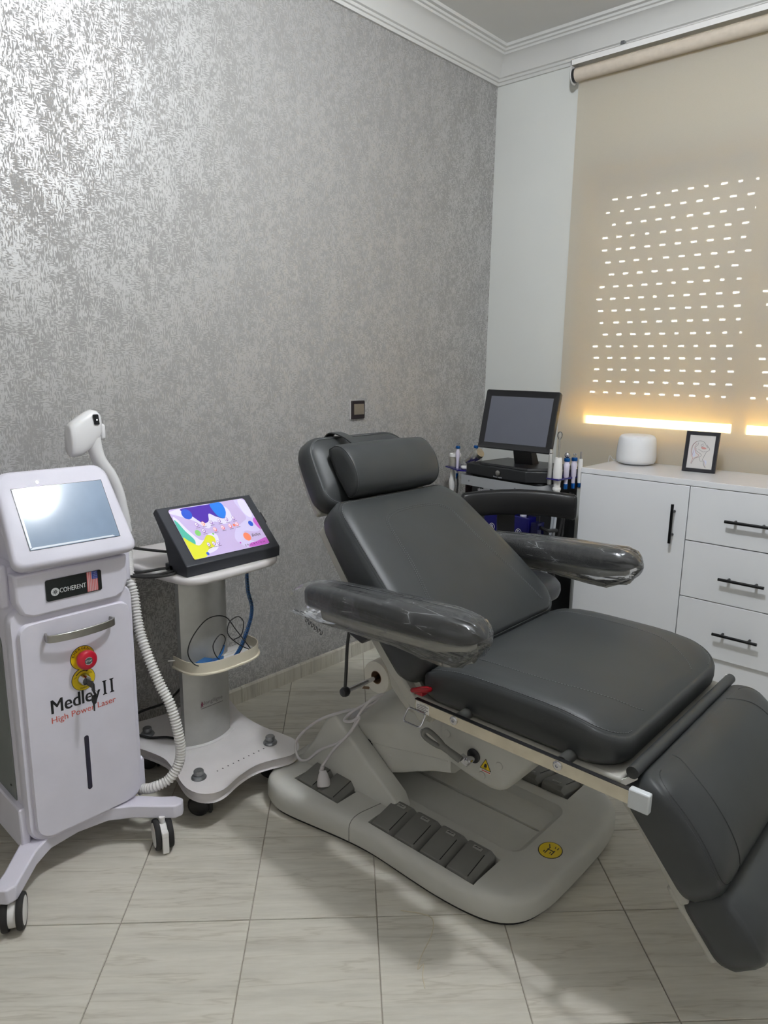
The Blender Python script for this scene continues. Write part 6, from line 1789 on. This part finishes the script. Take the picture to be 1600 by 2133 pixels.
# framed drawing
pf = thing('picture_frame', 'small black picture frame with a pastel line drawing on the sideboard', 'picture frame', (1.16, -0.185, CZT))
lean = radians(7)
fu = V((0, sin(lean), cos(lean))); fn_ = V((0, -cos(lean), sin(lean)))
rot = radians(4)
fxd = V((cos(rot), sin(rot), 0))
fn_ = fxd.cross(fu) 
fo3 = V((1.161, -0.200, CZT + 0.0008))
FWd, FHt, FB = 0.124, 0.160, 0.0145
def fq(x, u, h=0.0): return fo3 + fxd * x + fu * u + fn_ * h
fr = MB()
def fring(ins, h): return [fq(x, u, h) for x, u in ((-FWd / 2 + ins, ins), (FWd / 2 - ins, ins), (FWd / 2 - ins, FHt - ins), (-FWd / 2 + ins, FHt - ins))]
fr.loft([fring(0.0, -0.012), fring(0.0, -0.001), fring(0.0015, 0.0), fring(FB - 0.002, 0.0), fring(FB, -0.004), fring(FB, -0.012), fring(0.0, -0.012)], False, False)
fr.build('frame', mat('black_wood_frame', (30, 29, 36), 0.4, var=0.1), pf, smooth=20)
MB().add(fring(FB, -0.004), [(0, 1, 2, 3)]).build('print', mat('pale_drawing_paper', (214, 210, 208), 0.35, var=0.02), pf)
MB().loft([fring(0.001, -0.013), fring(0.001, -0.0122)]).build('back_board', card_m, pf)
MB().obox(fq(0, 0.055, -0.028), fxd * 0.018, V((0, 0.010, 0.0)) , fu * 0.05 + V((0, -0.012, 0)) * 0).build('easel_strut', black_pl, pf)
pinkl, greyl, lilac = mat('pink_line', (196, 150, 152), 0.5), mat('grey_line', (92, 92, 100), 0.5), mat('lilac_wash', (206, 210, 226), 0.5)
iw, ih = FWd - 2 * FB, FHt - 2 * FB
def dq(a, b, h=-0.0037): return fq(-iw / 2 + a * iw, FB + (1 - b) * ih, h)
def stroke(pts, m, r=0.00055): MB().tube(catmull([dq(a, b) for a, b in pts], 6), r, 5).build('drawing_line', m, pf, smooth=60)
def wash(pts, m): MB().add([dq(a, b, -0.0038) for a, b in pts], [tuple(range(len(pts)))]).build('drawing_wash', m, pf)
wash([(0.20, 0.38), (0.16, 0.60), (0.24, 0.68), (0.30, 0.62), (0.26, 0.48)], lilac)
wash([(0.66, 0.72), (0.78, 0.76), (0.76, 0.90), (0.68, 0.80)], lilac)
wash([(0.48, 0.345), (0.56, 0.34), (0.66, 0.36), (0.71, 0.385), (0.66, 0.41), (0.56, 0.415), (0.50, 0.385)], mat('coral_wash', (206, 146, 140), 0.5))
stroke([(0.18, 0.62), (0.14, 0.45), (0.17, 0.30), (0.30, 0.19), (0.46, 0.165), (0.58, 0.20), (0.66, 0.27)], greyl)
stroke([(0.15, 0.66), (0.11, 0.45), (0.15, 0.30), (0.28, 0.19)], pinkl, 0.0008)
stroke([(0.36, 0.22), (0.34, 0.30), (0.27, 0.36), (0.30, 0.46), (0.44, 0.53), (0.53, 0.58), (0.50, 0.64), (0.38, 0.67), (0.26, 0.74), (0.18, 0.88)], greyl)
stroke([(0.31, 0.40), (0.28, 0.50), (0.38, 0.57), (0.44, 0.60), (0.36, 0.66), (0.22, 0.72), (0.16, 0.86)], pinkl, 0.0009)
stroke([(0.30, 0.26), (0.24, 0.34), (0.22, 0.48), (0.18, 0.62), (0.22, 0.74)], pinkl, 0.0007)
stroke([(0.70, 0.27), (0.73, 0.31), (0.80, 0.36), (0.83, 0.41), (0.77, 0.46), (0.72, 0.48), (0.68, 0.56), (0.62, 0.68), (0.60, 0.76)], greyl)
stroke([(0.46, 0.30), (0.52, 0.26), (0.58, 0.255)], greyl, 0.0004)
stroke([(0.47, 0.31), (0.52, 0.325), (0.59, 0.30)], greyl, 0.0004)
stroke([(0.66, 0.29), (0.71, 0.325), (0.73, 0.36), (0.77, 0.355)], greyl, 0.0005)
stroke([(0.38, 0.42), (0.48, 0.45), (0.58, 0.49), (0.68, 0.47)], greyl, 0.0004)
stroke([(0.48, 0.66), (0.51, 0.76), (0.56, 0.78), (0.62, 0.77)], greyl, 0.0004)
stroke([(0.64, 0.76), (0.67, 0.86), (0.74, 0.95), (0.78, 0.96)], greyl, 0.0007)
stroke([(0.66, 0.74), (0.72, 0.84), (0.75, 0.94)], pinkl, 0.0006)

# loose thread on the floor
solid_top(MB().tube(catmull([(1.16, -1.975, 0.0012), (1.206, -1.948, 0.0012), (1.235, -1.945, 0.0012), (1.262, -1.985, 0.0012), (1.282, -2.045, 0.0012), (1.299, -2.079, 0.0012), (1.30, -2.060, 0.0012), (1.318, -2.085, 0.0012), (1.341, -2.106, 0.0012)], 8), 0.0011, 5),
          'loose_thread', mat('pale_thread', (206, 196, 172), 0.7), 'thin pale thread lying in a curl on the floor tiles', 'thread', smooth=60)
# small brown tag of card lying under the roll
solid_top(MB().prism([(-0.014, -0.010), (0.014, -0.012), (0.016, 0.010), (-0.010, 0.012)], (0.268, -1.159, 0.0006), V((0.8, 0.6, 0)), V((-0.6, 0.8, 0)), Z * 0.001), 'card_scrap', card_m, 'small brown scrap of card on the floor behind the paper roll', 'card scrap')
